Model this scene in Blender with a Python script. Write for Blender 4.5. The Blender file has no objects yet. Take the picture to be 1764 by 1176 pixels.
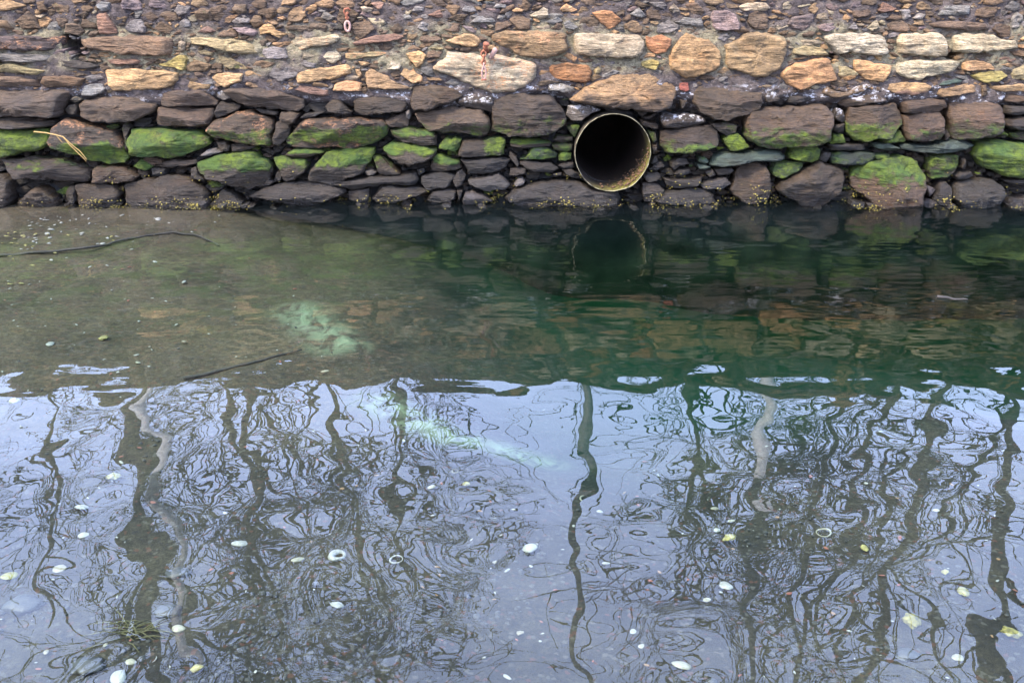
import bpy, bmesh, math, random
import numpy as np
from mathutils import Vector, Matrix, noise as mnoise

C = bpy.context.scene.collection
SC = bpy.context.scene
R = math.radians

# ------------------------------------------------------------------ camera, sky, sun, exposure
CAM_H, PITCH, FPX = 1.7, R(20.0), 1715.0
cd = bpy.data.cameras.new('camera'); cam = bpy.data.objects.new('camera', cd); C.objects.link(cam)
cam.location = (0, 0, CAM_H); cam.rotation_euler = (R(90) - PITCH, 0, 0)
cd.sensor_width = 36.0; cd.lens = 36.0 * FPX / 1764.0; cd.clip_end = 500.0; cd.clip_start = 0.05
SC.camera = cam
SUN_EL, SUN_AZ = 52.0, 228.0
w = bpy.data.worlds.new('World'); SC.world = w; w.use_nodes = True
wt = w.node_tree; wt.nodes.clear()
sky = wt.nodes.new('ShaderNodeTexSky'); sky.sky_type = 'NISHITA'; sky.sun_disc = False
sky.sun_elevation = R(SUN_EL); sky.sun_rotation = R(SUN_AZ)
sky.air_density = 1.5; sky.dust_density = 5.0; sky.ozone_density = 2.0
hs = wt.nodes.new('ShaderNodeHueSaturation'); hs.inputs['Saturation'].default_value = 0.78
bg = wt.nodes.new('ShaderNodeBackground'); bg.inputs['Strength'].default_value = 0.15
wo = wt.nodes.new('ShaderNodeOutputWorld')
veil = wt.nodes.new('ShaderNodeMix'); veil.data_type = 'RGBA'      # thin even cloud deck over the clear sky
veil.inputs['Factor'].default_value = 0.72; veil.inputs[7].default_value = (3.75, 4.65, 7.9, 1)
wt.links.new(sky.outputs[0], hs.inputs['Color']); wt.links.new(hs.outputs[0], veil.inputs[6]); wt.links.new(veil.outputs[2], bg.inputs['Color'])
wt.links.new(bg.outputs[0], wo.inputs['Surface'])
sd = bpy.data.lights.new('sun', 'SUN'); sun = bpy.data.objects.new('sun', sd); C.objects.link(sun)
sd.energy = 1.5; sd.angle = R(12); sd.color = (1.0, 0.86, 0.68)
sdir = Vector((math.sin(R(SUN_AZ)) * math.cos(R(SUN_EL)), math.cos(R(SUN_AZ)) * math.cos(R(SUN_EL)), math.sin(R(SUN_EL))))
sun.rotation_euler = sdir.to_track_quat('Z', 'Y').to_euler(); sun.location = (-4, -10, 12)
SC.view_settings.view_transform = 'Standard'; SC.view_settings.look = 'None'
SC.view_settings.exposure = 3.05; SC.view_settings.gamma = 1.0
SC.cycles.max_bounces = 10; SC.cycles.transparent_max_bounces = 24; SC.cycles.glossy_bounces = 4
SC.cycles.diffuse_bounces = 3; SC.cycles.volume_bounces = 0
SC.cycles.use_denoising = True

# ------------------------------------------------------------------ helpers
WY, WS = 7.93, 0.10          # wall face: y = WY + WS*z
def ray(px, py):
    a = (px - 882.0) / FPX; b = (588.0 - py) / FPX
    return (a, math.cos(PITCH) + b * math.sin(PITCH), -math.sin(PITCH) + b * math.cos(PITCH))
def wall_xz(px, py):
    d = ray(px, py); t = (WY + WS * CAM_H) / (d[1] - WS * d[2])
    return d[0] * t, CAM_H + d[2] * t
def sstep(a, b, x):
    t = np.clip((np.asarray(x, float) - a) / (b - a), 0, 1); return t * t * (3 - 2 * t)
def fbm(x, y, z, o=4):
    return mnoise.fractal(Vector((x, y, z)), 1.0, 2.0, o)
def floor_z(x, y):
    x = np.asarray(x, float); y = np.asarray(y, float)
    xb = np.interp(y, [3.3, 3.93, 5.1, 7.9], [0.35, -0.5, -0.95, -1.7])
    yb = np.interp(x, [0.3, 1.2, 5.0], [3.4, 3.5, 4.0])
    d = np.minimum(x - xb, y - yb)
    z = -0.2 - 0.82 * sstep(-0.5, 4.0, d + 0.25 * np.sin(x * 2.1 + 0.6) + 0.12 * np.sin(x * 4.7 + y * 3.1))
    z = z + 0.17 * sstep(4.8, 7.9, y) * (1 - sstep(-2.6, -1.3, x))
    z = z + 0.9 * sstep(1.3, -1.5, y) + 0.35 * sstep(-1, -14, y)
    return z
def floor_pt(px, py, lift=0.0):
    d = ray(px, py); z = -0.25
    for _ in range(12):
        t = (z - CAM_H) / d[2]; z = float(floor_z(d[0] * t, d[1] * t)) + lift
    t = (z - CAM_H) / d[2]
    return Vector((d[0] * t, d[1] * t, z)), t
def tag(o, label=None, cat=None, group=None, kind=None):
    if label: o['label'] = label
    if cat: o['category'] = cat
    if group: o['group'] = group
    if kind: o['kind'] = kind
    return o
def empty(name, loc):
    o = bpy.data.objects.new(name, None); C.objects.link(o); o.location = loc; o.empty_display_size = 0.1; return o
def link_mesh(name, verts, faces, mat, parent=None, loc=(0, 0, 0), smooth=True, attrs=None):
    me = bpy.data.meshes.new(name); me.from_pydata([tuple(v) for v in verts], [], faces)
    if smooth: me.polygons.foreach_set('use_smooth', [True] * len(me.polygons))
    for k, (typ, vals) in (attrs or {}).items():
        at = me.attributes.new(k, typ, 'POINT')
        at.data.foreach_set('color' if typ == 'FLOAT_COLOR' else 'value', np.asarray(vals, np.float32).ravel())
    me.materials.append(mat); me.update()
    o = bpy.data.objects.new(name, me); C.objects.link(o); o.location = loc
    if parent: o.parent = parent
    return o
def tube(verts, faces, pts, radii, sides=6, cap=True):
    base = len(verts); n = len(pts); prev = None
    for i, p in enumerate(pts):
        d = (pts[min(i + 1, n - 1)] - pts[max(i - 1, 0)]).normalized()
        if prev is None:
            a = d.orthogonal().normalized()
        else:
            a = (prev - d * prev.dot(d)); a = a.normalized() if a.length > 1e-6 else d.orthogonal().normalized()
        prev = a; b = d.cross(a)
        for k in range(sides):
            t = 2 * math.pi * k / sides
            verts.append(p + (a * math.cos(t) + b * math.sin(t)) * radii[i])
    for i in range(n - 1):
        for k in range(sides):
            k2 = (k + 1) % sides
            faces.append((base + i * sides + k, base + i * sides + k2, base + (i + 1) * sides + k2, base + (i + 1) * sides + k))
    if cap:
        faces.append(tuple(base + k for k in reversed(range(sides))))
        faces.append(tuple(base + (n - 1) * sides + k for k in range(sides)))

class NT:
    """small node-tree helper"""
    def __init__(s, name):
        s.m = bpy.data.materials.new(name); s.m.use_nodes = True; s.t = s.m.node_tree; s.t.nodes.clear()
        s.out = s.n('ShaderNodeOutputMaterial')
    def n(s, typ, **kw):
        nd = s.t.nodes.new(typ)
        for k, v in kw.items(): setattr(nd, k, v)
        return nd
    def put(s, sock, v):
        if isinstance(v, bpy.types.NodeSocket): s.t.links.new(v, sock)
        elif v is not None:
            try: sock.default_value = v
            except Exception: sock.default_value = (*v, 1.0)
    def math(s, op, a, b=None, c=None, clamp=False):
        nd = s.n('ShaderNodeMath', operation=op, use_clamp=clamp)
        for i, v in enumerate((a, b, c)):
            if v is not None: s.put(nd.inputs[i], v)
        return nd.outputs[0]
    def mix(s, f, a, b, blend='MIX'):
        nd = s.n('ShaderNodeMix', data_type='RGBA', blend_type=blend)
        s.put(nd.inputs['Factor'], f); s.put(nd.inputs[6], a); s.put(nd.inputs[7], b); return nd.outputs[2]
    def pos(s):
        return s.n('ShaderNodeNewGeometry').outputs['Position']
    def scaled(s, v, sc):
        nd = s.n('ShaderNodeVectorMath', operation='MULTIPLY'); s.put(nd.inputs[0], v); nd.inputs[1].default_value = sc; return nd.outputs[0]
    def noise(s, v, scale, detail=4, rough=0.55, dist=0.0):
        nd = s.n('ShaderNodeTexNoise'); s.put(nd.inputs['Vector'], v)
        nd.inputs['Scale'].default_value = scale; nd.inputs['Detail'].default_value = detail
        nd.inputs['Roughness'].default_value = rough; nd.inputs['Distortion'].default_value = dist
        return nd.outputs['Fac']
    def ramp(s, v, a, b, lo=0.0, hi=1.0):
        nd = s.n('ShaderNodeMapRange', interpolation_type='SMOOTHSTEP')
        s.put(nd.inputs['Value'], v)
        for k, x in zip(('From Min', 'From Max', 'To Min', 'To Max'), (a, b, lo, hi)): s.put(nd.inputs[k], x)
        return nd.outputs[0]
    def sep(s, v):
        nd = s.n('ShaderNodeSeparateXYZ'); s.put(nd.inputs[0], v); return nd.outputs
    def attr(s, name):
        nd = s.n('ShaderNodeAttribute'); nd.attribute_name = name; return nd
    def gray(s, v):
        nd = s.n('ShaderNodeCombineColor')
        for i in range(3): s.put(nd.inputs[i], v)
        return nd.outputs[0]
    def bump(s, h, strength, dist, normal=None):
        nd = s.n('ShaderNodeBump'); s.put(nd.inputs['Height'], h); nd.inputs['Strength'].default_value = strength
        nd.inputs['Distance'].default_value = dist
        if normal is not None: s.put(nd.inputs['Normal'], normal)
        return nd.outputs[0]
    def principled(s, col, rough, normal=None, metal=0.0, spec=0.5):
        p = s.n('ShaderNodeBsdfPrincipled'); s.put(p.inputs['Base Color'], col); s.put(p.inputs['Roughness'], rough)
        s.put(p.inputs['Metallic'], metal); p.inputs['Specular IOR Level'].default_value = spec
        if normal is not None: s.put(p.inputs['Normal'], normal)
        s.t.links.new(p.outputs[0], s.out.inputs['Surface']); return p

# ------------------------------------------------------------------ materials
def mat_stone():
    N = NT('weathered_stone'); P = N.pos()
    tint = N.attr('tint').outputs['Color']; moss = N.attr('moss').outputs['Fac']; spk = N.attr('speck').outputs['Fac']; crust = N.attr('crust').outputs['Fac']
    z = N.sep(P)[2]
    big = N.noise(P, 5.0, 5, 0.6); fine = N.noise(N.scaled(P, (1, 1, 2.2)), 38.0, 6, 0.7); str_ = N.noise(N.scaled(P, (1.0, 1.0, 7.0)), 7.0, 5, 0.6, 1.2)
    grain = N.noise(P, 160.0, 3, 0.7)
    col = N.mix(1.0, tint, N.gray(N.ramp(big, 0.25, 0.75, 0.6, 1.35)), 'MULTIPLY')
    col = N.mix(1.0, col, N.gray(N.ramp(fine, 0.25, 0.75, 0.55, 1.42)), 'MULTIPLY')
    col = N.mix(0.75, col, N.gray(N.ramp(str_, 0.3, 0.7, 0.6, 1.3)), 'MULTIPLY')
    col = N.mix(0.6, col, N.gray(N.ramp(grain, 0.3, 0.7, 0.6, 1.4)), 'MULTIPLY')
    # warm iron staining, cool slate patches
    col = N.mix(N.math('MULTIPLY', N.ramp(N.noise(N.scaled(P, (1, 1, 1.5)), 4.3, 4, 0.65), 0.52, 0.72), 0.22), col, N.mix(1.0, col, (1.55, 1.0, 0.55, 1), 'MULTIPLY'))
    col = N.mix(N.math('MULTIPLY', N.ramp(N.noise(P, 7.7, 3, 0.6), 0.55, 0.7), 0.3), col, N.mix(1.0, col, (0.8, 1.0, 1.2, 1), 'MULTIPLY'))
    # orange crystals
    sp = N.math('MULTIPLY', spk, N.math('MULTIPLY', N.ramp(N.noise(P, 9.0, 4, 0.6), 0.47, 0.62), N.ramp(N.noise(N.scaled(P, (1, 1, 1.6)), 60.0, 4, 0.7), 0.45, 0.6)))
    col = N.mix(sp, col, (0.3, 0.145, 0.065, 1))
    # tide line: algae-blackened stone below about 0.8 m
    zz = N.math('ADD', z, N.math('MULTIPLY', N.math('SUBTRACT', big, 0.5), 0.35))
    col = N.mix(N.ramp(zz, 0.72, 0.95, 0.55, 0.0), col, N.mix(1.0, col, (0.62, 0.58, 0.56, 1), 'MULTIPLY'))
    # salt crust
    cr = N.math('MULTIPLY', crust, N.ramp(N.noise(P, 24.0, 5, 0.7), 0.5, 0.6))
    col = N.mix(cr, col, (0.38, 0.37, 0.37, 1))
    # moss
    mn = N.noise(N.scaled(P, (1, 1, 1.7)), 11.0, 6, 0.68)
    mf = N.ramp(N.math('ADD', N.math('MULTIPLY', moss, 1.25), N.math('MULTIPLY', N.math('SUBTRACT', mn, 0.5), 2.5)), 0.34, 0.9)
    wet = N.ramp(N.math('ADD', z, N.math('MULTIPLY', N.math('SUBTRACT', fine, 0.5), 0.12)), 0.035, 0.1, 1.0, 0.0)
    mcol = N.mix(N.ramp(N.noise(P, 17.0, 5, 0.7, 0.6), 0.33, 0.66), (0.016, 0.03, 0.002, 1), (0.08, 0.115, 0.002, 1))
    mcol = N.mix(N.ramp(N.noise(P, 5.0, 2), 0.45, 0.65, 0.0, 0.55), mcol, (0.016, 0.055, 0.005, 1))
    col = N.mix(N.math('MULTIPLY', mf, 0.92), col, mcol)
    h = N.math('ADD', N.math('MULTIPLY', fine, 0.6), N.math('ADD', N.math('MULTIPLY', str_, 0.9), N.math('MULTIPLY', grain, 0.22)))
    h = N.math('ADD', h, N.math('MULTIPLY', mf, N.math('MULTIPLY', N.noise(P, 75.0, 4, 0.75), 1.1)))
    nb = N.bump(h, 1.0, 0.032)
    col = N.mix(N.math('MULTIPLY', wet, 0.6), col, N.mix(1.0, col, (0.4, 0.37, 0.3, 1), 'MULTIPLY'))
    rgh = N.math('SUBTRACT', N.math('ADD', N.ramp(zz, 0.6, 1.0, 0.5, 0.85), N.math('MULTIPLY', mf, 0.3)), N.math('MULTIPLY', wet, 0.2))
    N.principled(col, rgh, nb, spec=0.35); return N.m
def mat_mortar():
    N = NT('lime_mortar'); P = N.pos(); z = N.sep(P)[2]; crust = N.attr('crust').outputs['Fac']; och = N.attr('ochre').outputs['Fac']
    a = N.noise(P, 4.0, 5, 0.6); b = N.noise(N.scaled(P, (1, 1, 1.6)), 30.0, 6, 0.7, 0.5); g = N.noise(P, 150.0, 3, 0.7)
    col = N.mix(N.ramp(a, 0.35, 0.65), (0.042, 0.033, 0.031, 1), (0.078, 0.061, 0.052, 1))
    col = N.mix(N.math('MULTIPLY', och, N.ramp(N.noise(P, 6.0, 4), 0.35, 0.6)), col, (0.17, 0.145, 0.085, 1))
    col = N.mix(1.0, col, N.gray(N.ramp(b, 0.25, 0.75, 0.5, 1.45)), 'MULTIPLY')
    col = N.mix(0.8, col, N.gray(N.ramp(g, 0.3, 0.7, 0.65, 1.35)), 'MULTIPLY')
    cr = N.math('MULTIPLY', crust, N.ramp(N.noise(N.scaled(P, (1, 1, 1.6)), 16.0, 6, 0.78), 0.54, 0.6))
    col = N.mix(cr, col, (0.4, 0.39, 0.39, 1))
    nb = N.bump(N.math('ADD', b, N.math('MULTIPLY', g, 0.3)), 1.0, 0.035)
    N.principled(col, 0.9, nb, spec=0.2); return N.m
def mat_simple(name, col, col2, scale=30.0, rough=0.8, bump=0.5, dist=0.006, metal=0.0, spec=0.4):
    N = NT(name); P = N.pos(); a = N.noise(P, scale, 5, 0.65); b = N.noise(P, scale * 5, 3, 0.6)
    c = N.mix(N.ramp(a, 0.35, 0.65), (*col, 1), (*col2, 1)); c = N.mix(0.6, c, N.gray(N.ramp(b, 0.3, 0.7, 0.7, 1.3)), 'MULTIPLY')
    N.principled(c, rough, N.bump(N.math('ADD', a, N.math('MULTIPLY', b, 0.4)), bump, dist), metal, spec); return N.m
def mat_pipe():
    N = NT('corroded_pipe'); P = N.pos(); x, y, z = N.sep(P)[:3]
    a = N.noise(P, 22.0, 6, 0.7); b = N.noise(P, 90.0, 4, 0.7)
    inner = N.attr('inner').outputs['Fac']; rim = N.attr('rim').outputs['Fac']; alg = N.attr('algae').outputs['Fac']
    c = N.mix(N.ramp(a, 0.35, 0.65), (0.006, 0.005, 0.004, 1), (0.022, 0.012, 0.007, 1))
    c = N.mix(N.math('MULTIPLY', inner, N.ramp(b, 0.55, 0.68)), c, (0.09, 0.04, 0.016, 1))
    c = N.mix(N.math('MULTIPLY', alg, N.ramp(N.noise(P, 40.0, 5, 0.7), 0.4, 0.6)), c, (0.1, 0.092, 0.01, 1))
    rc = N.mix(N.ramp(a, 0.35, 0.65), (0.07, 0.065, 0.035, 1), (0.2, 0.18, 0.11, 1))
    c = N.mix(N.math('MULTIPLY', rim, N.ramp(a, 0.35, 0.55, 0.25, 1.0)), c, rc)
    N.principled(c, 0.75, N.bump(N.math('ADD', a, N.math('MULTIPLY', b, 0.5)), 0.6, 0.008), 0.0, 0.3); return N.m
def mat_seabed():
    N = NT('silty_gravel'); P = N.pos(); pool_glow = N.attr('pool_glow').outputs['Fac']; x, y, z = N.sep(P)[:3]; pale = N.attr('pale').outputs['Fac']; silt = N.attr('silt').outputs['Fac']; alg = N.attr('algae').outputs['Fac']
    a = N.noise(P, 1.3, 6, 0.65); b = N.noise(P, 26.0, 6, 0.75); g = N.noise(P, 110.0, 4, 0.75)
    v = N.n('ShaderNodeTexVoronoi'); N.put(v.inputs['Vector'], P); v.inputs['Scale'].default_value = 75.0
    c = N.mix(N.ramp(a, 0.35, 0.65), (0.0052, 0.0044, 0.0026, 1), (0.02, 0.0168, 0.0098, 1))
    c = N.mix(N.math('MULTIPLY', silt, N.ramp(a, 0.3, 0.6, 0.5, 1.0)), c, (0.034, 0.0255, 0.0135, 1))
    c = N.mix(1.0, c, N.gray(N.ramp(b, 0.3, 0.7, 0.62, 1.4)), 'MULTIPLY'); c = N.mix(1.0, c, N.gray(N.ramp(g, 0.32, 0.68, 0.5, 1.5)), 'MULTIPLY')
    vs = N.sep(v.outputs['Color'])
    c = N.mix(N.math('MULTIPLY', N.ramp(vs[0], 0.93, 0.95), 0.4), c, (0.06, 0.055, 0.045, 1))
    c = N.mix(N.math('MULTIPLY', N.ramp(vs[1], 0.95, 0.97), 0.5), c, (0.05, 0.018, 0.01, 1))
    c = N.mix(N.math('MULTIPLY', N.ramp(vs[2], 0.9, 0.93), 0.6), c, (0.01, 0.01, 0.01, 1))
    c = N.mix(N.math('MULTIPLY', alg, N.ramp(N.noise(P, 5.0, 5, 0.65), 0.45, 0.62)), c, (0.03, 0.045, 0.01, 1))
    c = N.mix(pool_glow, c, (0.0052, 0.031, 0.0235, 1))  # green bed colour stands in for the murky water's scattered glow
    pn = N.noise(N.scaled(P, (1.4, 0.8, 1)), 7.0, 5, 0.65, 0.8)
    c = N.mix(N.math('MULTIPLY', pale, N.ramp(pn, 0.33, 0.62)), c, (0.1, 0.12, 0.072, 1))
    N.principled(c, 0.9, N.bump(N.math('ADD', b, g), 0.6, 0.012), 0.0, 0.2); return N.m
def mat_water():
    N = NT('tidal_water'); P = N.pos()
    s1 = N.noise(N.scaled(P, (1.0, 0.85, 1)), 3.3, 0, 0.5, 0.3); s2 = N.noise(N.scaled(P, (1.0, 0.95, 1)), 6.6, 0, 0.5, 0.25); s3 = N.noise(N.scaled(P, (0.8, 3.0, 1)), 5.0, 1, 0.5, 0.3)
    far = N.math('MULTIPLY', N.ramp(N.sep(P)[1], 3.6, 5.6, 0.014, 0.17), N.ramp(N.noise(P, 0.9, 2), 0.35, 0.65, 0.35, 1.3))
    amp = N.ramp(N.noise(P, 0.6, 1), 0.3, 0.7, 0.55, 1.3)
    h = N.math('ADD', s1, N.math('ADD', N.math('MULTIPLY', s2, 0.28), N.math('MULTIPLY', s3, far)))
    h = N.math('MULTIPLY', h, amp)
    nb = N.bump(h, 1.0, 0.0074)
    fr = N.n('ShaderNodeFresnel'); fr.inputs['IOR'].default_value = 1.42; N.put(fr.inputs['Normal'], nb)
    geo = N.n('ShaderNodeNewGeometry')
    fac = N.math('MULTIPLY', fr.outputs[0], N.math('SUBTRACT', 1.0, geo.outputs['Backfacing']))
    gl = N.n('ShaderNodeBsdfGlossy'); gl.inputs['Roughness'].default_value = 0.0; N.put(gl.inputs['Normal'], nb)
    tr = N.n('ShaderNodeBsdfTransparent'); mx = N.n('ShaderNodeMixShader')
    N.put(mx.inputs[0], fac); N.t.links.new(tr.outputs[0], mx.inputs[1]); N.t.links.new(gl.outputs[0], mx.inputs[2])
    N.t.links.new(mx.outputs[0], N.out.inputs['Surface'])
    va = N.n('ShaderNodeVolumeAbsorption'); va.inputs['Color'].default_value = (0.3, 0.6, 0.42, 1); va.inputs['Density'].default_value = 0.95
    N.t.links.new(va.outputs[0], N.out.inputs['Volume'])
    return N.m

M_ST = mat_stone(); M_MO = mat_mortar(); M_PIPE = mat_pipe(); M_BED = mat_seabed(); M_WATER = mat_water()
M_CORE = mat_simple('gap_shade_core', (0.004, 0.004, 0.004), (0.009, 0.009, 0.008), 12, 0.8)  # near-black, shade of the wall gaps put into the colour
M_RUST = mat_simple('rusty_iron', (0.1, 0.0275, 0.011), (0.21, 0.075, 0.035), 60, 0.85, 0.6, 0.003)
M_RUSTP = mat_simple('pale_rusty_iron', (0.19, 0.1, 0.075), (0.25, 0.16, 0.13), 60, 0.8, 0.5, 0.003)
M_STRAW = mat_simple('dry_straw', (0.175, 0.105, 0.0245), (0.217, 0.14, 0.042), 40, 0.7, 0.3, 0.002)
M_TWIG = mat_simple('wet_twig', (0.008, 0.006, 0.004), (0.016, 0.012, 0.008), 40, 0.7)
M_BARK = mat_simple('winter_bark', (0.05, 0.045, 0.035), (0.1, 0.09, 0.07), 9, 0.9, 0.7, 0.03)
M_POLE = mat_simple('pale_galvanised_steel', (0.408, 0.408, 0.408), (0.504, 0.504, 0.492), 3, 0.6, 0.2, 0.003)
M_POLED = mat_simple('dark_grey_painted_steel', (0.075, 0.08, 0.082), (0.1, 0.105, 0.105), 3, 0.6, 0.2, 0.003)
M_GRASS = mat_simple('winter_turf', (0.014, 0.015, 0.006), (0.03, 0.026, 0.012), 2, 0.95)
M_SHELL = mat_simple('bleached_shell', (0.1125, 0.1089, 0.09432), (0.1416, 0.1379, 0.1234), 50, 0.55, 0.4, 0.003)
M_CREAM = mat_simple('cream_shell', (0.1109, 0.1008, 0.06854), (0.1411, 0.129, 0.09272), 50, 0.55, 0.4, 0.003)
M_TAN = mat_simple('tan_shell', (0.0816, 0.0696, 0.048), (0.12, 0.1056, 0.0768), 50, 0.6, 0.5, 0.003)
M_YEL = mat_simple('algae_yellowed_shell', (0.075, 0.062, 0.012), (0.15, 0.13, 0.04), 40, 0.65, 0.5, 0.003)
M_OLIVE = mat_simple('olive_algae_shell', (0.045, 0.038, 0.006), (0.12, 0.1, 0.022), 40, 0.75, 0.6, 0.004)
M_MUSSEL = mat_simple('blue_black_mussel', (0.012, 0.0132, 0.021), (0.036, 0.036, 0.048), 40, 0.4)
M_RED = mat_simple('red_brick_chip', (0.0756, 0.021, 0.0126), (0.1008, 0.0357, 0.021), 60, 0.8)
M_ORANGE = mat_simple('orange_pebble', (0.084, 0.042, 0.0126), (0.105, 0.0609, 0.0252), 60, 0.7)
M_GREY = mat_simple('grey_pebble', (0.008, 0.0078, 0.007), (0.024, 0.022, 0.018), 30, 0.8)
M_DARKP = mat_simple('dark_wet_cobble', (0.009, 0.009, 0.0078), (0.021, 0.0195, 0.015), 20, 0.6)
M_WRACK = mat_simple('yellow_rockweed', (0.135, 0.099, 0.009), (0.225, 0.189, 0.036), 60, 0.5)
M_WEED = mat_simple('drowned_yellow_weed', (0.028, 0.0252, 0.0056), (0.0476, 0.042, 0.0098), 40, 0.8)

# ------------------------------------------------------------------ setting: seabed, water, bank
def grid_mesh(xs, ys, zf):
    X, Y = np.meshgrid(xs, ys); Z = zf(X, Y); nx, ny = len(xs), len(ys)
    V = np.stack([X.ravel(), Y.ravel(), Z.ravel()], 1)
    F = [(j * nx + i, j * nx + i + 1, (j + 1) * nx + i + 1, (j + 1) * nx + i) for j in range(ny - 1) for i in range(nx - 1)]
    return V, F
xs = np.concatenate([[-60, -30, -16], np.arange(-10, -5, 0.5), np.arange(-5, 5.01, 0.06), np.arange(5.5, 10.1, 0.5), [16, 30, 60]])
ys = np.concatenate([[-60, -30, -16, -8, -4, -2, -1], np.arange(0, 1.5, 0.25), np.arange(1.5, 8.6, 0.06)])
def bed_z(X, Y):
    Z = floor_z(X, Y)
    nz = np.array([fbm(x * 1.7, y * 1.7, 3.0, 4) * 0.022 + fbm(x * 7, y * 7, 9.0, 3) * 0.006 for x, y in zip(X.ravel(), Y.ravel())]).reshape(X.shape)
    return Z + nz * ((Y > -3) & (np.abs(X) < 12))
V, F = grid_mesh(xs, ys, bed_z)
def seg_d(px, py, a, b):
    ax, ay = a; bx, by = b; t = np.clip(((px - ax) * (bx - ax) + (py - ay) * (by - ay)) / ((bx - ax) ** 2 + (by - ay) ** 2), 0, 1)
    return np.hypot(px - ax - t * (bx - ax), py - ay - t * (by - ay))
fp = [tuple(floor_pt(*q)[0][:2]) for q in ((518, 535), (585, 592), (648, 690), (765, 748), (938, 800))]
pale = np.maximum.reduce([1 - sstep(0.02, 0.24, seg_d(V[:, 0], V[:, 1], fp[0], fp[1])), 0.95 - sstep(0.0, 0.2, seg_d(V[:, 0], V[:, 1], fp[2], fp[3])), 1 - sstep(0.0, 0.17, seg_d(V[:, 0], V[:, 1], fp[3], fp[4]))])
pale = np.clip(pale, 0, 1)
alg = sstep(5.0, 6.2, V[:, 1]) * (1 - sstep(-1.2, -0.6, V[:, 0])) * 0.3 * sstep(7.6, 6.9, V[:, 1])
bed = link_mesh('seabed', V, F, M_BED, attrs={'pale': ('FLOAT', pale), 'silt': ('FLOAT', sstep(3.3, 4.6, V[:, 1]) * (1 - sstep(-1.3, -0.2, V[:, 0]))), 'algae': ('FLOAT', alg), 'pool_glow': ('FLOAT', sstep(-0.22, -0.95, V[:, 2]))}); tag(bed, kind='structure')

bm = bmesh.new()
wx0, wx1, wy0, wy1, wz0 = -13.0, 13.0, -3.0, 8.35, -1.7
vv = [bm.verts.new(p) for p in ((wx0, wy0, wz0), (wx1, wy0, wz0), (wx1, wy1, wz0), (wx0, wy1, wz0), (wx0, wy0, 0), (wx1, wy0, 0), (wx1, wy1, 0), (wx0, wy1, 0))]
for f in ((3, 2, 1, 0), (4, 5, 6, 7), (0, 1, 5, 4), (1, 2, 6, 5), (2, 3, 7, 6), (3, 0, 4, 7)): bm.faces.new([vv[i] for i in f])
me = bpy.data.meshes.new('water'); bm.to_mesh(me); bm.free(); me.materials.append(M_WATER)
wat = bpy.data.objects.new('water', me); C.objects.link(wat); tag(wat, kind='structure')

WTOP = 1.68
V, F = grid_mesh(np.array([-120, -60, -30, -15, -8, 0, 8, 15, 30, 60, 120.0]), np.array([8.45, 9.5, 12, 16, 24, 40, 80, 160.0]), lambda X, Y: WTOP - 0.06 + 0.0 * X + 0.01 * (Y > 9) * np.sin(X * 0.7 + Y))
tag(link_mesh('bank', V, F, M_GRASS), kind='structure')

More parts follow.
